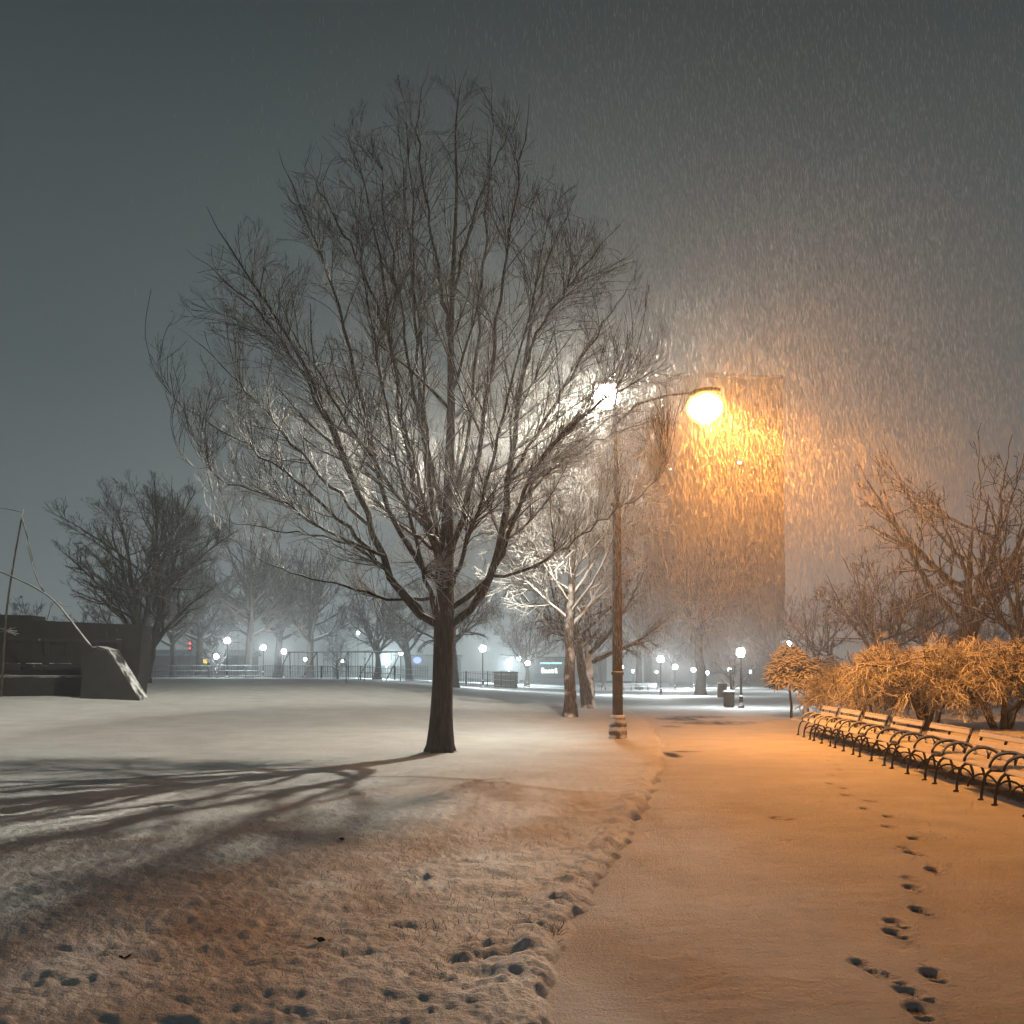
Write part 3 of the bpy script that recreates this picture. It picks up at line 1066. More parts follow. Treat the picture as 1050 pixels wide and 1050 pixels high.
s1 = shrub(3, 3.05, 4.3, 2.6, 40)
p_ = on_ground(1026, 749)
place(s1, p_, .15, 1.0, 'spreading shrub with twisted dark stem in view behind the nearest benches, at right edge', 'shrub', 'spreading shrubs behind the benches')
s2 = shrub(8, 3.55, 4.4, 2.3, 46, .08, .86)
place(s2, base(948, 32.0), .5, 1.0, 'widest snow-matted shrub, bright orange, reaching down to the backs of the middle benches', 'shrub', 'spreading shrubs behind the benches')
o = copy_tree(s2)
place(o, base(890, 37.0), 2.6, .66, 'smaller snow-matted shrub behind the farthest benches', 'shrub', 'spreading shrubs behind the benches', sz=.74)


def clipped_tree(seed):
    rg = np.random.default_rng(seed)
    root = empty('clipped_tree', (0, 0, 0))
    MB().tube([(0, 0, -.1), (.03, 0, .5), (-.02, .02, 1.0), (.02, 0, 1.6)], [.06, .05, .045, .03], 7).build('trunk', M['bush_stem'], root, True)
    n = 2600
    p = rg.normal(size=(n, 3))
    p = unit(p) * (rg.random(n) ** .42)[:, None] * np.array([1.05, 1.05, .95])
    ct = np.array([[-.45, 0, 1.75], [.4, .2, 1.85], [0, -.3, 2.25], [.1, .35, 2.5], [-.25, .1, 2.2], [.55, -.25, 1.5]])
    p = p * rg.uniform(.45, .62, (n, 1)) + ct[rg.integers(0, 6, n)]
    lob = pn(p[:, 0] * 2.1 + p[:, 2] * 1.3, p[:, 1] * 2.1 + p[:, 2])
    p = p[lob > .02]
    n = len(p)
    # little sprays of snow-laden twigs
    d = unit(rg.normal(size=(n, 3)) * [1, 1, .45] + (p - [0, 0, 1.5]) * .6)
    L = rg.uniform(.12, .38, n)
    t = np.linspace(0, 1, 4)
    P = p[:, None] + d[:, None] * (t[None, :, None] * L[:, None, None])
    P[:, :, 2] -= .10 * L[:, None] * t[None] ** 2 * 3
    R = rg.uniform(.020, .045, n)[:, None] * np.array([.6, 1.1, 1.0, .3])[None]
    lims = []
    for k in range(14):
        q = p[rg.integers(n)]
        s0 = np.array([0, 0, rg.uniform(1.0, 1.6)])
        tt = np.linspace(0, 1, 4)[:, None]
        lims.append(s0 + (q - s0) * tt)
    tube_mesh('crown', [(P, R, 4), (np.array(lims), np.full((14, 4), .018), 5)], M['bush_snowy'], root)
    return root


k1 = clipped_tree(2)
place(k1, on_ground(811, 737), 0, 1.0, 'small round-headed tree on thin stem, leftmost beside the farthest bench', 'tree', 'small round trees by the far benches')
for px_, py, rz, s_, lab in ((829, 733.5, 2.0, .93, 'small round-headed tree second from the left by the farthest bench'), (841, 729.5, 4.1, .92, 'small round-headed tree nearest the shrubs by the farthest bench')):
    o = copy_tree(k1)
    place(o, on_ground(px_, py), rz, s_, lab, 'tree', 'small round trees by the far benches')


# ------------------------------------------------------------------ benches
def make_bench():
    root = empty('park_bench', (0, 0, 0))
    L = 2.22

    def arc(cy_, cz_, ry, rz_, a0, a1, n=12):
        return [(cy_ + ry * math.cos(math.radians(a0 + (a1 - a0) * i / (n - 1))), cz_ + rz_ * math.sin(math.radians(a0 + (a1 - a0) * i / (n - 1)))) for i in range(n)]
    for x in (-L / 2 + .05, 0, L / 2 - .05):
        t3_ = lambda yz: [(x, a, b) for a, b in yz]
        f = MB()
        f.tube(t3_(arc(-.23, 0.02, .16, .40, 90, 180, 8)), .021, 7)                      # front leg
        f.tube([(x, -.44, .012), (x, -.39, .02), (x, -.36, .014)], [.011, .02, .012], 6)
        f.tube(t3_(arc(.18, 0.02, .19, .40, 90, 0, 8)), .021, 7)                         # rear leg
        f.tube([(x, .34, .014), (x, .37, .02), (x, .42, .012)], [.012, .02, .011], 6)
        f.tube(t3_(arc(-.02, .02, .22, .25, 15, 165, 10)), .015, 6)                      # lower hoop between legs
        f.tube([(x, -.27, .42), (x, 0, .405), (x, .22, .41)], .022, 7)                   # seat bearer
        f.tube([(x, .20, .40), (x, .25, .55), (x, .32, .72), (x, .37, .86)], .021, 7)    # back post
        f.build('leg_frame', M['iron'], root, True)
        a = MB()
        a.tube(t3_(arc(-.01, .46, .26, .195, 183, 8, 16)), .021, 8)                       # round arm hoop
        a.tube([(x, .04, .64), (x, .07, .57), (x, .06, .46)], .016, 6)
        a.tube([(x, .13, .62), (x, .09, .57), (x, .07, .50)], .012, 6)
        a.build('armrest', M['iron_snow'], root, True)
        sn_ = MB()
        sn_.tube(t3_(arc(-.01, .476, .258, .197, 158, 22, 14)), [.004] + [.015] * 12 + [.004], 7)
        sn_.build('arm_snow', M['snowcap'], root, True)
    for i in range(5):
        MB().box((0, -.22 + i * .102, .437), (L, .078, .028), 0, .006).build('seat_slat', M['slat'], root)
    for i, (y, z) in enumerate(((.222, .530), (.268, .66), (.319, .795))):
        b = MB()
        b.box((0, 0, 0), (L, .030, .084), 0, .007)
        o = b.build('back_slat', M['slat'], root)
        o.location = (0, y, z)
        o.rotation_euler = (-.36, 0, 0)
    # settled snow, heaped and ragged
    nx, ny = 90, 44
    X, Y_ = np.meshgrid(np.linspace(-L / 2, L / 2, nx), np.linspace(-.275, .215, ny), indexing='ij')
    ed = np.minimum(np.minimum((X + L / 2), (L / 2 - X)), np.minimum(Y_ + .275, .215 - Y_))
    gr_ = np.exp(-((np.mod(Y_ + .22 + .051, .102) - .0) / .012) ** 2) + np.exp(-((np.mod(Y_ + .22 + .051, .102) - .102) / .012) ** 2)
    Z = .452 - .020 * gr_ * np.clip(.5 + 1.5 * pn(X * 2 + 4, Y_ * 9), 0, 1) + .042 * np.sqrt(np.clip(ed / .07, 0, 1)) + .008 * pn(X * 7, Y_ * 7 + 3) + .006 * pn(X * 18, Y_ * 18)
    V = np.stack([X, Y_, Z], -1).reshape(-1, 3)
    i = np.arange(nx - 1)[:, None] * ny
    j = np.arange(ny - 1)[None]
    Q = np.stack([i + j, i + ny + j, i + ny + j + 1, i + j + 1], -1).reshape(-1, 4)
    link('snow_cover', mesh_np('snow_cover', V, [Q]), M['snowcap'], root)
    cap = MB()
    for q in range(24):
        x0 = -L / 2 + (q + .5) * L / 24
        cap.ball((x0, .336 + rng.uniform(-.004, .004), .843), (L / 40, .026, rng.uniform(.018, .03)), 8, 6)
    cap.build('snow_cap', M['snowcap'], root, True)
    return root


bench = make_bench()
sd = Vector((.117, 1)).normalized()
phi = math.atan2(-sd.y, -sd.x)
blabels = ['park bench under snow, nearest one and cut off by the right edge',
           'snow-covered park bench second from the right edge, in front of the twisted shrub stem',
           'third snow-covered park bench from the right, with its back under the widest shrub',
           'fourth snow-covered park bench from the right, midway along the row',
           'fifth snow-covered park bench from the right, small and behind the middle one',
           'second farthest snow-covered park bench of the row',
           'farthest snow-covered park bench, beside the leftmost small round-headed tree']
PITCHB = 2.72
for i in range(7):
    o = bench if i == 0 else copy_tree(bench)
    d = 15.25 - 2.72 + i * PITCHB * sd.y
    xb = 5.5 + .117 * d - .32
    o.location = (xb, d, float(gz(xb, d)) + .005)
    o.rotation_euler = (0, 0, phi + rng.uniform(-.012, .012))
    tag(o, blabels[i], 'bench', 'park benches lined up along the path')
for i, (px_, lab) in enumerate(((607, 'far snowy bench just left of the street lamp pole'), (630, 'far snowy bench hidden by the street lamp pole'), (647, 'far snowy bench just right of the street lamp pole'), (664, 'far snowy bench left of the brightest white path lamp'))):
    o = copy_tree(bench)
    b_ = base(px_, 118)
    o.location = (b_[0], b_[1], b_[2])
    o.rotation_euler = (0, 0, rng.uniform(-.1, .1))
    tag(o, lab, 'bench', 'far benches beyond the lawn')


# ------------------------------------------------------------------ lamps
def photometric(ld, col, aim, lo, hi, curve, cut=(-.9, .9), spill=0.0, back=1.0):
    """a luminaire's light distribution: curve over the angle from straight down, and stronger towards aim"""
    ld.use_nodes = True
    nt = ld.node_tree
    n, l = nt.nodes, nt.links
    em = n['Emission']
    em.inputs['Color'].default_value = (*col, 1)
    ge = n.new('ShaderNodeNewGeometry')
    s = n.new('ShaderNodeSeparateXYZ')
    l.new(ge.outputs['Incoming'], s.inputs[0])
    mr = n.new('ShaderNodeMapRange')
    l.new(s.outputs['Z'], mr.inputs['Value'])
    mr.inputs['From Min'].default_value = -1
    mr.inputs['From Max'].default_value = 1
    rp_ = n.new('ShaderNodeValToRGB')
    l.new(mr.outputs[0], rp_.inputs[0])
    el = rp_.color_ramp.elements
    while len(el) > 1:
        el.remove(el[-1])
    for i, (p, v) in enumerate(curve):
        q = el[0] if i == 0 else el.new(p)
        q.position = p
        q.color = (v / 4, v / 4, v / 4, 1)
    dt = n.new('ShaderNodeVectorMath')
    dt.operation = 'DOT_PRODUCT'
    l.new(ge.outputs['Incoming'], dt.inputs[0])
    dt.inputs[1].default_value = (*Vector(aim).normalized(),)
    m2 = n.new('ShaderNodeMapRange')
    m2.interpolation_type = 'SMOOTHSTEP'
    l.new(dt.outputs['Value'], m2.inputs['Value'])
    m2.inputs['From Min'].default_value = cut[0]
    m2.inputs['From Max'].default_value = cut[1]
    m2.inputs['To Min'].default_value = lo * 4
    m2.inputs['To Max'].default_value = hi * 4
    mu = n.new('ShaderNodeMath')
    mu.operation = 'MULTIPLY'
    l.new(rp_.outputs['Color'], mu.inputs[0])
    l.new(m2.outputs[0], mu.inputs[1])
    bk = n.new('ShaderNodeMapRange')            # added dimming of the lamp's far side, no part causes it
    bk.interpolation_type = 'SMOOTHSTEP'
    l.new(s.outputs['Y'], bk.inputs['Value'])
    bk.inputs['From Min'].default_value = -.55
    bk.inputs['From Max'].default_value = .35
    bk.inputs['To Min'].default_value = 1.0
    bk.inputs['To Max'].default_value = back
    mb = n.new('ShaderNodeMath')
    mb.operation = 'MULTIPLY'
    l.new(mu.outputs[0], mb.inputs[0])
    l.new(bk.outputs[0], mb.inputs[1])
    mu = mb
    sp = n.new('ShaderNodeMapRange')            # extra sideways and upward light, added to whiten the lit snowfall
    sp.interpolation_type = 'SMOOTHSTEP'
    l.new(s.outputs['Z'], sp.inputs['Value'])
    sp.inputs['From Min'].default_value = -.34
    sp.inputs['From Max'].default_value = -.08
    sp.inputs['To Min'].default_value = 0
    sp.inputs['To Max'].default_value = spill
    ad = n.new('ShaderNodeMath')
    l.new(mu.outputs[0], ad.inputs[0])
    l.new(sp.outputs[0], ad.inputs[1])
    l.new(ad.outputs[0], em.inputs['Strength'])


def lamp(name, parent, loc, col, power, rad):
    ld = bpy.data.lights.new(name, 'POINT')
    ld.energy = power
    ld.color = col
    ld.shadow_soft_size = rad
    o = bpy.data.objects.new(name, ld)
    C.objects.link(o)
    o.parent = parent
    o.location = loc
    return o


SODIUM = (1.0, 0.34, 0.045)
WHITE = (1.0, 0.93, 0.76)
CURVE = [(0.0, .7), (.10, .95), (.20, 1.7), (.26, 2.3), (.31, 2.7), (.36, 2.0), (.41, 1.1), (.46, .42), (.52, .28), (.7, .24), (1.0, .2)]

P0 = POLE
ORANGE = at(723, 418, P0[1] - 1.6)
WHITEP = at(622.5, 408, P0[1] + 1.9)
sl = empty('street_lamp', P0, 0, 'tall weathered street lamp pole with one white and one orange luminaire', 'street lamp')
lo_ = lambda p: tuple(float(q) for q in (np.asarray(p) - P0))
ped = MB()
prof = [(.22, -.1), (.255, .0), (.25, .06), (.245, .12), (.225, .15), (.24, .20), (.238, .27), (.23, .33), (.21, .36), (.222, .40), (.217, .47), (.21, .53), (.195, .56), (.20, .60), (.195, .65), (.165, .69)]
ped.lathe(prof, k=28, wob=lambda i, j: .12 * float(pn(i * .37 + 5 * math.cos(j * .2244), 5 * math.sin(j * .2244) + i * .21)) + .05 * float(pn(i * 1.3, j * .9)))
ped.build('pedestal', M['pedestal'], sl, True)
top = float(WHITEP[2] - P0[2]) - .75
zc = float(at(632, 517, P0[1])[2] - P0[2])
MB().lathe([(.138, .66), (.138, 1.8), (.130, 3.0), (.122, 4.5), (.112, zc - .1), (.112, zc)], k=12).build('pole', M['pole'], sl, True)
z1 = float(at(632, 690, P0[1])[2] - P0[2])
for z_, r_ in ((z1, .142), (zc, .138)):
    c = MB()
    c.lathe([(r_ - .01, z_ - .06), (r_ + .02, z_ - .045), (r_ + .025, z_ + .0), (r_ + .012, z_ + .03), (r_ - .02, z_ + .045)], k=14)
    c.build('collar', M['pole'], sl, True)
MB().tube([(0, 0, zc), (-.02, 0, (zc + top) / 2), (-.05, 0, top)], [.07, .05, .03], 10).build('mast', M['dark_steel'], sl, True)
wl_, ol_ = lo_(WHITEP), lo_(ORANGE)
MB().tube([(-.05, 0, top - .02), (.06, .25, top + .5), (.08, .9, wl_[2] + .42), (wl_[0] + .02, wl_[1] - .2, wl_[2] + .48)], [.03, .028, .026, .024], 8).build('arm', M['dark_steel'], sl, True)
MB().tube([(-.03, 0, top - .5), (.5, -.4, top - .05), (1.2, -.9, ol_[2] + .50), (ol_[0] - .15, ol_[1] + .1, ol_[2] + .42)], [.034, .032, .03, .028], 8).build('arm', M['dark_steel'], sl, True)
for (p, rz, colr, st, nm) in ((wl_, 2.8, (1.0, .95, .86), 60, 'white'), (ol_, -.6, (1.0, .60, .13), 60, 'orange')):
    hd = MB()
    hd.ball((0, 0, .40), (.42, .20, .11), 16, 8)
    h_ = hd.build('lamp_head', M['dark_steel'], sl, True)
    h_.location = p
    h_.rotation_euler = (0, 0, rz)
    tag(h_, 'white lit luminaire' if nm == 'white' else 'orange lit luminaire')
    ln = MB()
    ln.ball((0, 0, 0), (.50 if nm == 'orange' else .40, .48 if nm == 'orange' else .39, .44 if nm == 'orange' else .36), 32, 20)  # made oversized so the glowing ball stands in for the lamp's glare
    ln.build('lens', glow(nm + '_lens_glare', colr, st * (.35 if nm == 'orange' else .8), True), h_, True)
    if nm == 'white':
        q = lamp('bulb', h_, (0, 0, -.02), (1, 1, 1), 9600, .10)
        photometric(q.data, WHITE, (-1, .05, 0), .04, 1.3, [(0.0, .35), (.10, .36), (.18, .46), (.24, .85), (.285, 2.5), (.335, 3.9), (.375, 2.2), (.42, .8), (.48, .4), (.55, .3), (.7, .24), (1.0, .2)], (-.13, .30), .42, .62)
    else:
        q = lamp('bulb', h_, (0, 0, -.02), (1, 1, 1), 5300, .10)
        photometric(q.data, SODIUM, (1, -.1, 0), .10, 1.2, CURVE, (-.55, .25))


def make_path_lamp(h, cast=True):
    root = empty('path_lamp', (0, 0, 0))
    MB().lathe([(.17, -.1), (.17, .12), (.12, .2), (.10, .55), (.12, .6), (.07, .68)], k=10).build('pedestal', M['iron_snow'], root, True)
    MB().lathe([(.06, .6), (.05, h * .6), (.045, h - .2), (.08, h - .16), (.09, h - .1)], k=10).build('pole', M['iron'], root, True)
    g = MB().ball((0, 0, h + .1), (.23, .23, .27), 14, 10).build('globe', M['globe'], root, True)
    MB().lathe([(.10, h + .34), (.07, h + .40), (.02, h + .45)], k=8).build('finial', M['iron_snow'], root, True)
    return root, g


M['globe'] = glow('white_globe', (.95, 1.0, 1.0), 22)
M['globe_far'] = glow('far_white_globe', (.93, 1.0, 1.0), 14)
M['globe_pink'] = glow('pink_globe', (1.0, .35, .45), 9)
pl, plg = make_path_lamp(2.9)
COOL = (.90, 1.0, 1.0)
lamps = [  # px, py of globe, depth, power, label
    (759.5, 669, 55, 1100, 'path lamp nearest the two litter bins'),
    (233, 657, 95, 700, 'leftmost path lamp, shining on a small tree by the fence'),
    (270, 664, 108, 1100, 'path lamp second from left, behind the low fence'),
    (291, 668, 116, 1100, 'path lamp at the left end of the swing set'),
    (495, 665, 88, 800, 'path lamp just right of the big dark trunk'),
    (541, 680, 125, 700, 'path lamp left of the lit shopfront'),
    (677.5, 676, 86, 2200, 'brightest path lamp right of the street lamp pole'),
    (692, 684, 118, 1300, 'path lamp just right of the brightest one'),
    (711, 687, 138, 1200, 'path lamp hard against the left of the pale flared trunk'),
    (748, 687, 140, 700, 'path lamp seen left of the lamp by the litter bins'),
    (809, 660, 110, 500, 'path lamp standing above the small round-headed trees'),
]
for i, (px_, py, Y, pw, lab) in enumerate(lamps):
    o = pl if i == 0 else copy_tree(pl)
    b_ = base(px_, Y)
    zt = float(at(px_, py, Y)[2])
    s_ = (zt - b_[2]) / 3.0
    o.location = b_
    o.scale = (1, 1, s_)
    tag(o, lab, 'path lamp', 'lamps along the park paths')
    for ch in [q for q in bpy.data.objects if q.parent == o]:
        if ch.name.startswith('globe'):
            ch.scale = (1.25 if Y > 80 else 1,) * 2 + (1 / s_,)
            ch.location = (0, 0, 3.0 * (1 - 1 / s_))
    q = lamp('bulb', o, (0, 0, 3.0), COOL, pw, .15)


def far_lamp(px_, py, Y, r, mat, label, power=0, col=COOL):
    p = at(px_, py, Y)
    b_ = base(px_, Y)
    h = max(.8, float(p[2] - b_[2]))
    root = empty('distant_lamp', b_, 0, label, 'lamp', 'distant lamps at the edge of the park')
    MB().tube([(0, 0, -.1), (0, 0, h * .5), (0, 0, h - r * .6)], [.09, .07, .05], 6).build('pole', M['steel'], root, True)
    MB().ball((0, 0, h), (r, r, r), 10, 8).build('lamp_head', mat, root, True)
    if power:
        lamp('bulb', root, (0, -r, h), col, power, .25)


FL = M['globe_far']
floods = glow('floodlight', (.82, .97, 1.0), 30)
far_lamp(397, 677, 150, .42, floods, 'bright bluish floodlight left of the big trunk', 15000, (.75, .95, 1.0))
far_lamp(411, 670, 165, .32, FL, 'small white lamp just right of the bright floodlight')
far_lamp(522, 680, 150, .36, floods, 'bright floodlight right of the big trunk, over the end of the fence', 11000, (.75, .95, 1.0))
far_lamp(532, 675, 160, .34, FL, 'small white lamp beside the floodlight right of the big trunk')
far_lamp(222, 673, 150, .42, FL, 'white lamp next to the yellow sign')
far_lamp(313, 676, 180, .30, FL, 'tiny bluish lamp under the swing set bar')
far_lamp(351, 678, 185, .28, FL, 'tiny bluish lamp in front of the sapling at the swing set')
far_lamp(367, 649, 185, .30, FL, 'tall tiny white lamp high above the swing set')
far_lamp(244, 645, 170, .16, FL, 'faint lamp high above the leftmost path lamp')
far_lamp(594, 684, 170, .28, FL, 'tiny lamp seen between the snow-coated tree and the forked tree')
far_lamp(637, 684, 160, .34, FL, 'tiny lamp at the right of the street lamp pole')
far_lamp(649, 688, 180, .22, FL, 'tiny lamp low between the pole and the brightest path lamp')
far_lamp(673, 689, 180, .22, FL, 'tiny lamp touching the brightest path lamp')
far_lamp(725, 690, 170, .30, FL, 'small lamp just right of the pale flared trunk')
far_lamp(769, 689, 170, .26, FL, 'tiny lamp just right of the lamp by the litter bins')
far_lamp(841, 677, 120, .22, M['globe_pink'], 'small pink light behind the small round-headed trees')


# ------------------------------------------------------------------ litter bins
def make_bin():
    root = empty('litter_bin', (0, 0, 0))
    b = MB()
    b.lathe([(.24, 0), (.26, .05), (.27, .4), (.28, .78), (.25, .8)], k=20)
    b.build('barrel', M['iron'], root, True)
    s = MB()
    for k in range(18):
        a = 2 * PI * k / 18
        s.box((.285 * math.cos(a), .285 * math.sin(a), .42), (.022, .07, .70), a, .004)
    s.build('slats', M['bin'], root)
    MB().lathe([(.31, .77), (.315, .80), (.31, .83), (.26, .84)], k=20).build('rim', M['iron'], root, True)
    MB().lathe([(.31, .832), (.31, .87), (.24, .93), (.08, .95)], k=18, wob=lambda i, j: .04 * math.sin(j * 2.2 + i)).build('snow_cap', M['snowcap'], root, True)
    return root


lb = make_bin()
lb.location = on_ground(747.5, 725.5)
tag(lb, 'slatted litter bin with a white snow cap, nearer of the two', 'litter bin', 'litter bins by the path lamp')
o = copy_tree(lb)
o.location = on_ground(740.5, 716)
o.scale = (1.25, 1.25, 1.35)
tag(o, 'dark litter bin standing farther back and to the left of its neighbour', 'litter bin', 'litter bins by the path lamp')

# ------------------------------------------------------------------ dark stonework and poles at the left
WD = float(on_ground(112, 718.5)[1])
wm = WD / F


def XZ(px_, py, Y):
    p = at(px_, py, Y)
    return float(p[0]), float(p[2])


Yw = WD + 3.0
zb = float(gz(*XZ(60, 700, Yw)[:1], Yw)) - .3
wroot = empty('ruin_wall', (XZ(70, 700, Yw)[0], Yw, zb), 0, 'long dark weathered wall with snow-lined ledges at the left edge of the lawn', 'wall')
O = np.array([wroot.location.x, Yw, zb])
xl, xr = XZ(-110, 640, Yw)[0] - O[0], XZ(146, 640, Yw)[0] - O[0]
zt0, zt1, zt2 = [XZ(0, q, Yw)[1] - zb for q in (631, 636, 641)]
xs = XZ(33, 640, Yw)[0] - O[0]
w_ = MB()
w_.prism([(xl, 0), (xr - .28, 0), (xr - .1, zt2 * .45), (xr, zt2), (xs, zt1), (xs, zt0), (xl, zt0 + .15)], 0, 1.3)
w_.build('wall_body', M['stone'], wroot)
for (p0, p1, h, dpt) in ((650, 656, .16, .16), (675, 684, .14, .22), (690, 694, .12, .30)):
    za, zb_ = XZ(0, p0, Yw)[1] - zb, XZ(0, p1, Yw)[1] - zb
    c = MB()
    n = 14
    x0, x1 = xl, xr - (.9 if p0 < 670 else 2.2)
    up = [(x0 + (x1 - x0) * i / n, za + (zb_ - za) * i / n + .05 * float(pn(i * .7, p0))) for i in range(n + 1)]
    c.prism([(a, b - h) for a, b in up] + up[::-1], -dpt, -.003)
    c.build('ledge', M['ledge'], wroot)
for k, (pa, pb) in enumerate(((3, 22), (28, 44), (52, 74))):
    c = MB()
    a, b = XZ(pa, 680, Yw)[0] - O[0], XZ(pb, 680, Yw)[0] - O[0]
    c.box(((a + b) / 2, -.10, XZ(0, 684, Yw)[1] - zb), (b - a, .18, .35), 0, .03)
    c.build('block', M['stone'], wroot)
for pa in (48, 70, 100, 122):
    c = MB()
    a = XZ(pa, 680, Yw)[0] - O[0]
    c.box((a, -.04, (XZ(0, 664, Yw)[1] - zb)), (.22, .08, .75), 0, .02)
    c.build('pilaster', M['stone'], wroot)
Yl = WD + 1.1
zg = float(gz(XZ(40, 700, Yl)[0], Yl)) - .3
lroot = empty('low_wall', (XZ(40, 700, Yl)[0], Yl, zg), 0, 'low dark stone kerb wall with a snowy top in front of the long wall', 'wall')
x0, x1 = XZ(-110, 700, Yl)[0] - lroot.location.x, XZ(92, 700, Yl)[0] - lroot.location.x
zt = XZ(0, 694, Yl)[1] - zg
MB().box(((x0 + x1) / 2, .2, zt / 2), (x1 - x0, .5, zt), 0, .02).build('wall_body', M['stone'], lroot)
cp = MB().box(((x0 + x1) / 2, .2, zt + .026), (x1 - x0 + .06, .56, .05), 0, .02).build('coping', M['stone_snow'], lroot)

wp = on_ground(112, 718.5)
wz = float(wp[2]) - .15
wd = empty('stone_wedge', (float(wp[0]), WD, wz), 0, 'dark triangular stone wedge with one long snow-dusted sloping side', 'stone')
q = lambda px_, py: (XZ(px_, py, WD)[0] - float(wp[0]), XZ(px_, py, WD)[1] - wz)
poly = [q(82, 722), q(143, 722), q(143, 718), q(110, 667), q(99, 665), q(84, 684)]
MB().prism(poly, 0, 1.15).build('stone_body', M['stone'], wd)
# snow lying on the slope
a, b = np.array(q(110, 667)), np.array(q(143, 719))
nrm = np.array([-(b - a)[1], (b - a)[0]])
nrm = nrm / np.linalg.norm(nrm)
nrm = nrm if nrm[1] > 0 else -nrm
c_ = MB()
c_.prism([tuple(a + nrm * .004), tuple(b + nrm * .004), tuple(b + nrm * .03), tuple(a + nrm * .06), tuple(np.array(q(99, 664)) + [0, .07]), tuple(np.array(q(99, 665)) + [0, .004])], .03, 1.12)
c_.build('snow_cover', M['stone_snow'], wd)

Pp = lambda px_, py, dy=0: at(px_, py, WD + .4 + dy)


def pole_thing(name, pts, r, label, cat, mat, extra=None):
    b0 = pts[0]
    root = empty(name, b0, 0, label, cat)
    P = np.array(pts) - b0
    MB().tube(resample(P, 14), np.linspace(r, r * .7, 14), 7).build('shaft', M[mat], root, True)
    for e_ in extra or ():
        MB().tube(resample(np.array(e_) - b0, 8), np.linspace(r * .6, r * .2, 8), 5).build('side_branch', M[mat], root, True)
    return root


pole_thing('dead_branch', [Pp(95, 665), Pp(72, 636), Pp(58, 616), Pp(45, 607), Pp(22, 595), Pp(-12, 581)], .05, 'long bare broken branch with snow patches leaning on top of the stone wedge', 'branch', 'bark_trunk2',
           [[Pp(45, 607), Pp(38, 596), Pp(32, 575), Pp(27, 553)], [Pp(58, 616), Pp(66, 622), Pp(75, 621)], [Pp(95, 664), Pp(103, 663), Pp(110, 666)]])
pole_thing('standing_branch', [base(2, WD + .6) - [0, 0, .1], Pp(6, 628, .2), Pp(14, 575, .2), Pp(23, 527, .2), Pp(24, 521, .2)], .05, 'thin upright pole with a snowy crosspiece at the far left edge', 'pole', 'bark_trunk2',
           [[Pp(23, 525, .2), Pp(10, 522, .2), Pp(-14, 519, .2)], [Pp(22, 529, .2), Pp(28, 550, .2), Pp(36, 585, .2)]])
# stones of the ledge: brush heap on it
hp = at(8, 648, Yw - .15)
hroot = empty('brush_heap', hp, 0, 'small heap of snowy twigs lying on the top ledge of the dark wall', 'twigs')
b_ = MB()
for k in range(22):
    a = rng.uniform(0, 6.3)
    d_ = np.array([math.cos(a) * rng.uniform(.1, .7), math.sin(a) * .1, rng.uniform(-.05, .2)])
    b_.tube([-d_, d_ * .2 + [0, 0, .05], d_], [.02, .018, .01], 4)
b_.build('twigs', M['bark_trunk2'], hroot, True)

# ------------------------------------------------------------------ fence, swing set, far buildings
def fence_run(pxs, ys, h, label, name='park_fence'):
    pts = [base(a, b) for a, b in zip(pxs, ys)]
    root = empty(name, pts[0], 0, label, 'fence', 'fences at the back of the lawn')
    b0 = pts[0]
    for a, b in zip(pts[:-1], pts[1:]):
        n = max(2, int(np.linalg.norm(b - a) / 3.2))
        for k in range(n):
            p = a + (b - a) * k / n - b0
            MB().box((p[0], p[1], h / 2 - .05), (.12, .12, h + .1), 0, .01).build('post', M['fence'], root)
        ln = np.linalg.norm((b - a)[:2])
        rz = math.atan2(b[1] - a[1], b[0] - a[0])
        m_ = (a + b) / 2 - b0
        r_ = MB()
        for z_ in (.25, h * .6, h):
            r_.tube([a - b0 + [0, 0, z_], b - b0 + [0, 0, z_]], .035, 6)
        r_.build('rails', M['fence'], root, True)
        pk = MB()
        for k in range(int(ln / .16)):
            p = a + (b - a) * (k / int(ln / .16)) - b0
            pk.box((p[0], p[1], h / 2 + .05), (.045, .03, h - .1), rz)
        pk.build('pickets', M['fence'], root)
    return root


fence_run([142, 215, 290, 370, 440], [100, 98, 98, 97, 96], 1.25, 'long low dark picket fence across the back of the lawn, left of the big trunk')
fence_run([456, 500, 528], [96, 96, 97], 1.3, 'short run of picket fence right of the big trunk')


def slab(name, px0, px1, Y, z0, z1, mat, depth, label, cat):
    x0, x1 = (px0 - 525) / F * Y, (px1 - 525) / F * Y
    g = float(gz((x0 + x1) / 2, Y))
    root = empty(name, ((x0 + x1) / 2, Y, g), 0, label, cat)
    MB().box((0, depth / 2, (z1 + z0) / 2 - .2), (x1 - x0, depth, z1 - z0 + .4)).build('wall', M[mat], root)
    return root, x1 - x0


hut, hw = slab('equipment_hut', 506, 531, 99, 0, 1.55, 'wall_far', 2.5, 'small dark hut with snowy flat roof at the right end of the fence', 'hut')
MB().box((0, 1.25, 1.58), (hw + .3, 2.8, .10), 0, .03).build('roof', M['stone_snow'], hut)
for k in range(5):
    MB().box((-hw / 2 + (k + .5) * hw / 5, -.035, .75), (.06, .06, 1.4)).build('batten', M['fence'], hut)

hs, hw = slab('park_shelter', 150, 258, 188, 0, 4.0, 'wall_far', 5, 'long low building with a snowy roof behind the left part of the fence', 'building')
MB().prism([(-.6, 3.95), (-.4, 4.15), (2.5, 5.1), (5.4, 4.15), (5.6, 3.95)], -hw / 2 - .5, hw / 2 + .5, 0).build('roof', M['stone_snow'], hs)
for k in range(6):
    MB().box((-hw / 2 + (k + .5) * hw / 6, -.04, 1.3), (1.2, .06, 1.1)).build('window', M['tower_glass'], hs)

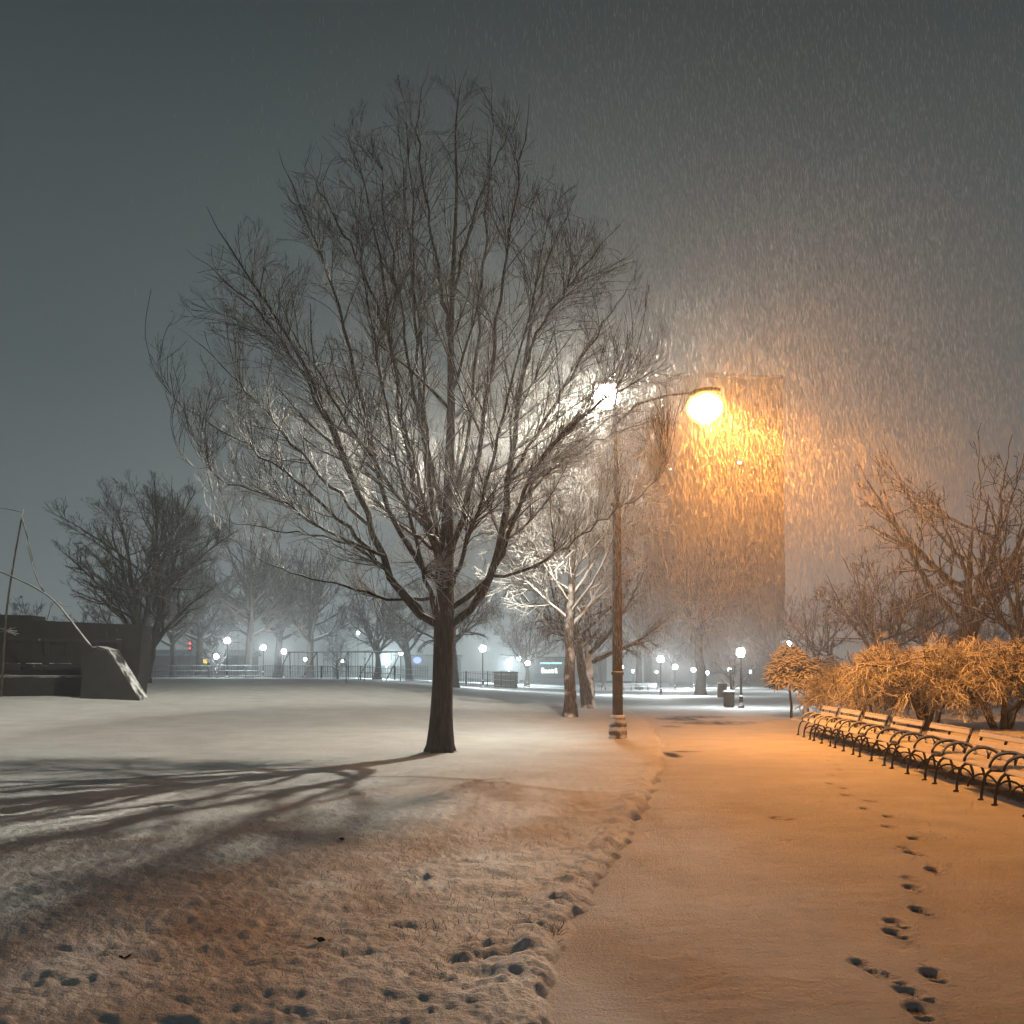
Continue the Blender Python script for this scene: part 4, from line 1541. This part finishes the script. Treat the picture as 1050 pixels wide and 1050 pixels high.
sw = empty('swing_set', base(350, 104), 0, 'long swing set frame with splayed legs behind the low fence', 'swing set')
s0 = np.array(sw.location)
zb = float(at(350, 668.5, 104)[2] - s0[2])
xs_ = [((p - 350) / F * 104) for p in (297, 325, 357, 382, 411)]
MB().tube([(xs_[0] - .3, 0, zb), (0, 0, zb + .02), (xs_[-1] + .3, 0, zb)], .07, 8).build('top_bar', M['iron_snow'], sw, True)
for x in xs_:
    for s_ in (-1, 1):
        MB().tube([(x, 0, zb), (x - 1.2 * (s_ < 0) - .15, s_ * 1.3, -.2)], .055, 7).build('leg', M['iron'], sw, True)
for i in range(4):
    xm = (xs_[i] + xs_[i + 1]) / 2
    for dx in (-.7, .7):
        s_ = MB()
        for q_ in (-.22, .22):
            s_.tube([(xm + dx + q_, 0, zb), (xm + dx + q_, .05, .55)], .018, 5)
        o = s_.build('swing', M['iron'], sw, True)
        MB().box((xm + dx, .05, .54), (.5, .2, .05), 0, .01).build('swing_seat', M['iron_snow'], o)

# shop with a lit fascia, far off
sh, hw = slab('shopfront', 540, 622, 195, 0, 5.2, 'wall_far', 12, 'low shop building with a glowing teal and white fascia far beyond the trees', 'shop')
teal = solid_glow('teal_light', (.45, .95, 1.0), 1.3)
whit = solid_glow('white_sign_light', (.9, 1.0, 1.0), 4.0)
dx = lambda p: (p - 581) / F * 195
zz = lambda p: float(at(560, p, 195)[2] - sh.location.z)
MB().box(((dx(554) + dx(576)) / 2, -.1, zz(680)), (dx(576) - dx(554), .15, .30), 0, .02).build('light_band', teal, sh)
sg = MB()
for a, b, t in ((555, 557.5, 685), (558.5, 561, 687), (562, 564.5, 687), (565.5, 567.5, 686.5), (569, 571, 685.5)):
    sg.box(((dx(a) + dx(b)) / 2, -.12, (zz(t) + zz(690)) / 2), (dx(b) - dx(a), .12, zz(t) - zz(690)), 0, .05)
sg.build('lit_sign', whit, sh)
MB().box((0, -.09, zz(693)), (hw * .8, .1, .9), 0, .02).build('window', M['tower_glass'], sh)
MB().box((0, 6, 5.12), (hw + .6, 13, .2), 0, .03).build('roof', M['stone_snow'], sh)

bl, hw = slab('flat_roofed_building', 405, 470, 185, 0, 4.6, 'wall_far', 10, 'pale flat-roofed building half hidden by the big trunk', 'building')
MB().ball(((428 - 437.5) / F * 185, -.08, float(at(428, 677, 185)[2] - bl.location.z)), (.75, .1, .6)).build('lit_sign', solid_glow('violet_sign', (.22, .30, 1.0), 1.6), bl)
MB().box((0, 5, 4.52), (hw + .6, 11, .2), 0, .03).build('roof', M['stone_snow'], bl)

r_ = empty('traffic_light', base(195, 150), 0, 'red traffic light above the left part of the fence', 'traffic light')
h = float(at(195, 662, 150)[2] - r_.location.z)
MB().tube([(0, .2, -.1), (0, .2, h + .6)], .08, 7).build('pole', M['steel'], r_, True)
MB().box((0, 0, h), (.55, .3, 1.5), 0, .04).build('housing', M['iron'], r_)
red = solid_glow('red_light', (1.0, .12, .12), 3.0)
for z_ in (.38, -.32):
    MB().ball((0, -.16, h + z_), (.22, .08, .22), 10, 6).build('lens', red, r_, True)
r_ = empty('lit_sign', base(211, 150), 0, 'small glowing yellow sign just above the fence', 'sign')
h = float(at(211, 678, 150)[2] - r_.location.z)
MB().tube([(0, .12, -.1), (0, .12, h - .3)], .06, 6).build('post', M['steel'], r_, True)
MB().ball((0, 0, h), (.62, .12, .30)).build('sign_face', solid_glow('yellow_light', (1.0, .68, .04), 1.6), r_)

# tower
TY = 250
tx0, tx1 = (668 - 525) / F * TY, (806 - 525) / F * TY
th_ = float(at(735, 388, TY)[2])
tw = empty('tower_block', ((tx0 + tx1) / 2, TY, 0), 0, 'tall dark slab tower looming through the snow behind the orange light', 'tower')
TW, TD = tx1 - tx0, 14
MB().box((0, TD / 2, th_ / 2), (TW, TD, th_)).build('wall', M['tower'], tw)
MB().box((0, TD / 2, th_ + .35), (TW + .5, TD + .5, .7), 0, .1).build('parapet', M['tower'], tw)
MB().box((3, TD / 2, th_ + 1.5), (9, 7, 2.0), 0, .1).build('plant_room', M['tower'], tw)
nf = int(th_ / 3)
for k in range(nf):
    b_ = MB()
    z_ = 1.8 + k * 3.0
    b_.box((0, -.02, z_), (TW - 1.6, .06, 1.3))
    b_.build('window_band', M['tower_glass'], tw)
lit = solid_glow('lit_window', (.85, .9, 1.0), 5.0)
for (px_, py) in ((760, 474.5), (689, 481)):
    z_ = float(at(px_, py, TY)[2])
    MB().box(((px_ - 737) / F * TY, -.06, z_), (1.1 if px_ > 700 else .4, .1, .55 if px_ > 700 else .4)).build('lit_window', lit, tw)

# ------------------------------------------------------------------ falling snow
def falling_snow():
    rg = np.random.default_rng(99)
    a = np.stack([rg.uniform(-1, 20, 26000), rg.uniform(11, 44, 26000), rg.uniform(2.6, 18, 26000)], 1)
    b = rg.normal(size=(210000, 3)) * [4.0, 4.4, 3.8] + [5.4, 25.5, 7.6]
    p = np.concatenate([a, b])
    p = p[(p[:, 2] > 1.9 + .05 * np.maximum(0, 26 - p[:, 1])) & (p[:, 1] > 9)]
    for L_ in (ORANGE, WHITEP):
        p = p[np.linalg.norm(p - L_, axis=1) > .33]
    n = len(p)
    # ragged spindles, flakes drawn out long to imitate exposure streaks
    ln = rg.uniform(.04, .11, n)
    wd_ = rg.uniform(.0007, .0019, n)
    d = unit(np.array([.12, .05, -1.0]) + rg.normal(size=(n, 3)) * [.09, .09, .05])
    s = unit(np.cross(d, rg.normal(size=(n, 3))))
    t = np.cross(d, s)
    V = np.zeros((n, 5, 3))
    V[:, 0] = p - d * ln[:, None]
    V[:, 4] = p + d * ln[:, None]
    for k in range(3):
        g = 2 * PI * k / 3
        V[:, 1 + k] = p + (s * math.cos(g) + t * math.sin(g)) * wd_[:, None] * rg.uniform(.6, 1.4, n)[:, None] + d * (ln * rg.uniform(-.4, .4, n))[:, None]
    base_ = np.arange(n)[:, None, None] * 5
    T = np.array([[0, 1, 2], [0, 2, 3], [0, 3, 1], [4, 2, 1], [4, 3, 2], [4, 1, 3]])[None]
    me = mesh_np('falling_snow', V.reshape(-1, 3), [(base_ + T).reshape(-1, 3)], False)
    m, nn, l, pr = new_mat('snowflake')
    nn.remove(pr)
    o_ = next(q for q in nn if q.type == 'OUTPUT_MATERIAL')
    df = nn.new('ShaderNodeBsdfDiffuse')
    df.inputs[0].default_value = (.85, .85, .87, 1)
    tl = nn.new('ShaderNodeBsdfTranslucent')
    tl.inputs[0].default_value = (.85, .85, .87, 1)
    mx = nn.new('ShaderNodeMixShader')
    mx.inputs[0].default_value = .5
    l.new(df.outputs[0], mx.inputs[1])
    l.new(tl.outputs[0], mx.inputs[2])
    l.new(mx.outputs[0], o_.inputs['Surface'])
    o = link('falling_snow', me, m)
    tag(o, 'flakes of falling snow drifting down through the lamplight', 'snow', None, 'stuff')


falling_snow()

# ------------------------------------------------------------------ grass, litter
def lawn_grass():
    rg = np.random.default_rng(5)
    y = 4.6 + 13 * rg.random(60000) ** 1.5
    x = rg.uniform(-.5, .1, 60000) * y
    x = np.where(rg.random(60000) < .2, path_left(y) - .25 * rg.random(60000) ** 2 - .1, x)
    d, b = hollow(x, y)
    l2 = pn(x * 5.5 + 9, y * 7.0)
    k = (x < path_left(y) - .1) & (rg.random(60000) < np.clip(b * .75 + .22 * S((-l2 - .1) / .4) + .02, 0, 1))
    x, y, d = x[k], y[k], d[k]
    n = len(x)
    z = gz(x, y) + .03 + d
    h = rg.uniform(.035, .085, n)
    a = rg.uniform(0, 2 * PI, n)
    ln = rg.uniform(.2, 1.1, n)
    t = np.linspace(0, 1, 4)
    P = np.zeros((n, 4, 3))
    P[:, :, 0] = x[:, None] + (np.cos(a) * ln * h)[:, None] * t[None] ** 1.6
    P[:, :, 1] = y[:, None] + (np.sin(a) * ln * h)[:, None] * t[None] ** 1.6
    P[:, :, 2] = z[:, None] - .03 + (h + .01)[:, None] * t[None] * (1 - .25 * ln[:, None] * t[None])
    R = np.full((n, 1), .0016) * np.array([[1, .9, .65, .2]])
    o = tube_mesh('grass', [(P, R, 3)], plain('dead_grass', (0.12, 0.105, 0.065), 0.9, 0, 0.5, 3), None)
    tag(o, 'dead grass blades poking through the thin snow of the lawn', 'grass', None, 'stuff')


lawn_grass()
for px_, py, lab in ((328, 974, 'curled dead leaf standing up in the snow left of the path'), (128, 993, 'dark crumpled leaf on the lawn near the lower left corner'), (72, 1021, 'small dark leaf lying lowest at the left corner of the lawn'), (350, 866, 'tiny dark leaf on the snowy lawn in the tree shadow')):
    g_ = on_ground(px_, py)
    s_ = .036 + .016 * rng.random()
    V, fc = [], []
    for i in range(7):
        for j in range(5):
            u_, v_ = i / 6 - .5, j / 4 - .5
            w_ = math.cos(u_ * PI) ** .7 if abs(u_) < .5 else 0.05
            V.append((u_ * 2 * s_, v_ * 1.5 * s_ * w_, .5 * s_ * (2 * v_) ** 2 * w_ + .7 * s_ * max(0, u_) + .15 * s_ * math.sin(7 * u_ + 3 * v_)))
    for i in range(6):
        for j in range(4):
            a_ = i * 5 + j
            fc.append((a_, a_ + 1, a_ + 6, a_ + 5))
    o = MB().add(V, fc).build('dead_leaf', plain('dead_leaf', (0.05, 0.035, 0.022), .8, 0, .4, 30), None, True)
    o.location = (g_[0], g_[1], g_[2] + .045)
    o.rotation_euler = (rng.uniform(.1, .6), -.3, rng.uniform(0, 6))
    so = o.modifiers.new('thickness', 'SOLIDIFY')
    so.thickness = .002
    tag(o, lab, 'leaf', 'dead leaves on the lawn')

# ------------------------------------------------------------------ haze
hz = MB().box((0, 0, 44), (680, 680, 94)).build('haze', None)
tag(hz, 'pale snowy air that fills the whole park', 'haze', None, 'stuff')
m, n, l, p = new_mat('haze_air')
n.remove(p)
o_ = next(q for q in n if q.type == 'OUTPUT_MATERIAL')
pv = n.new('ShaderNodeVolumePrincipled')
pv.inputs['Color'].default_value = (.95, .96, .97, 1)
pv.inputs['Density'].default_value = HAZE
pv.inputs['Anisotropy'].default_value = 0.6
l.new(pv.outputs[0], o_.inputs['Volume'])
hz.data.materials.append(m)
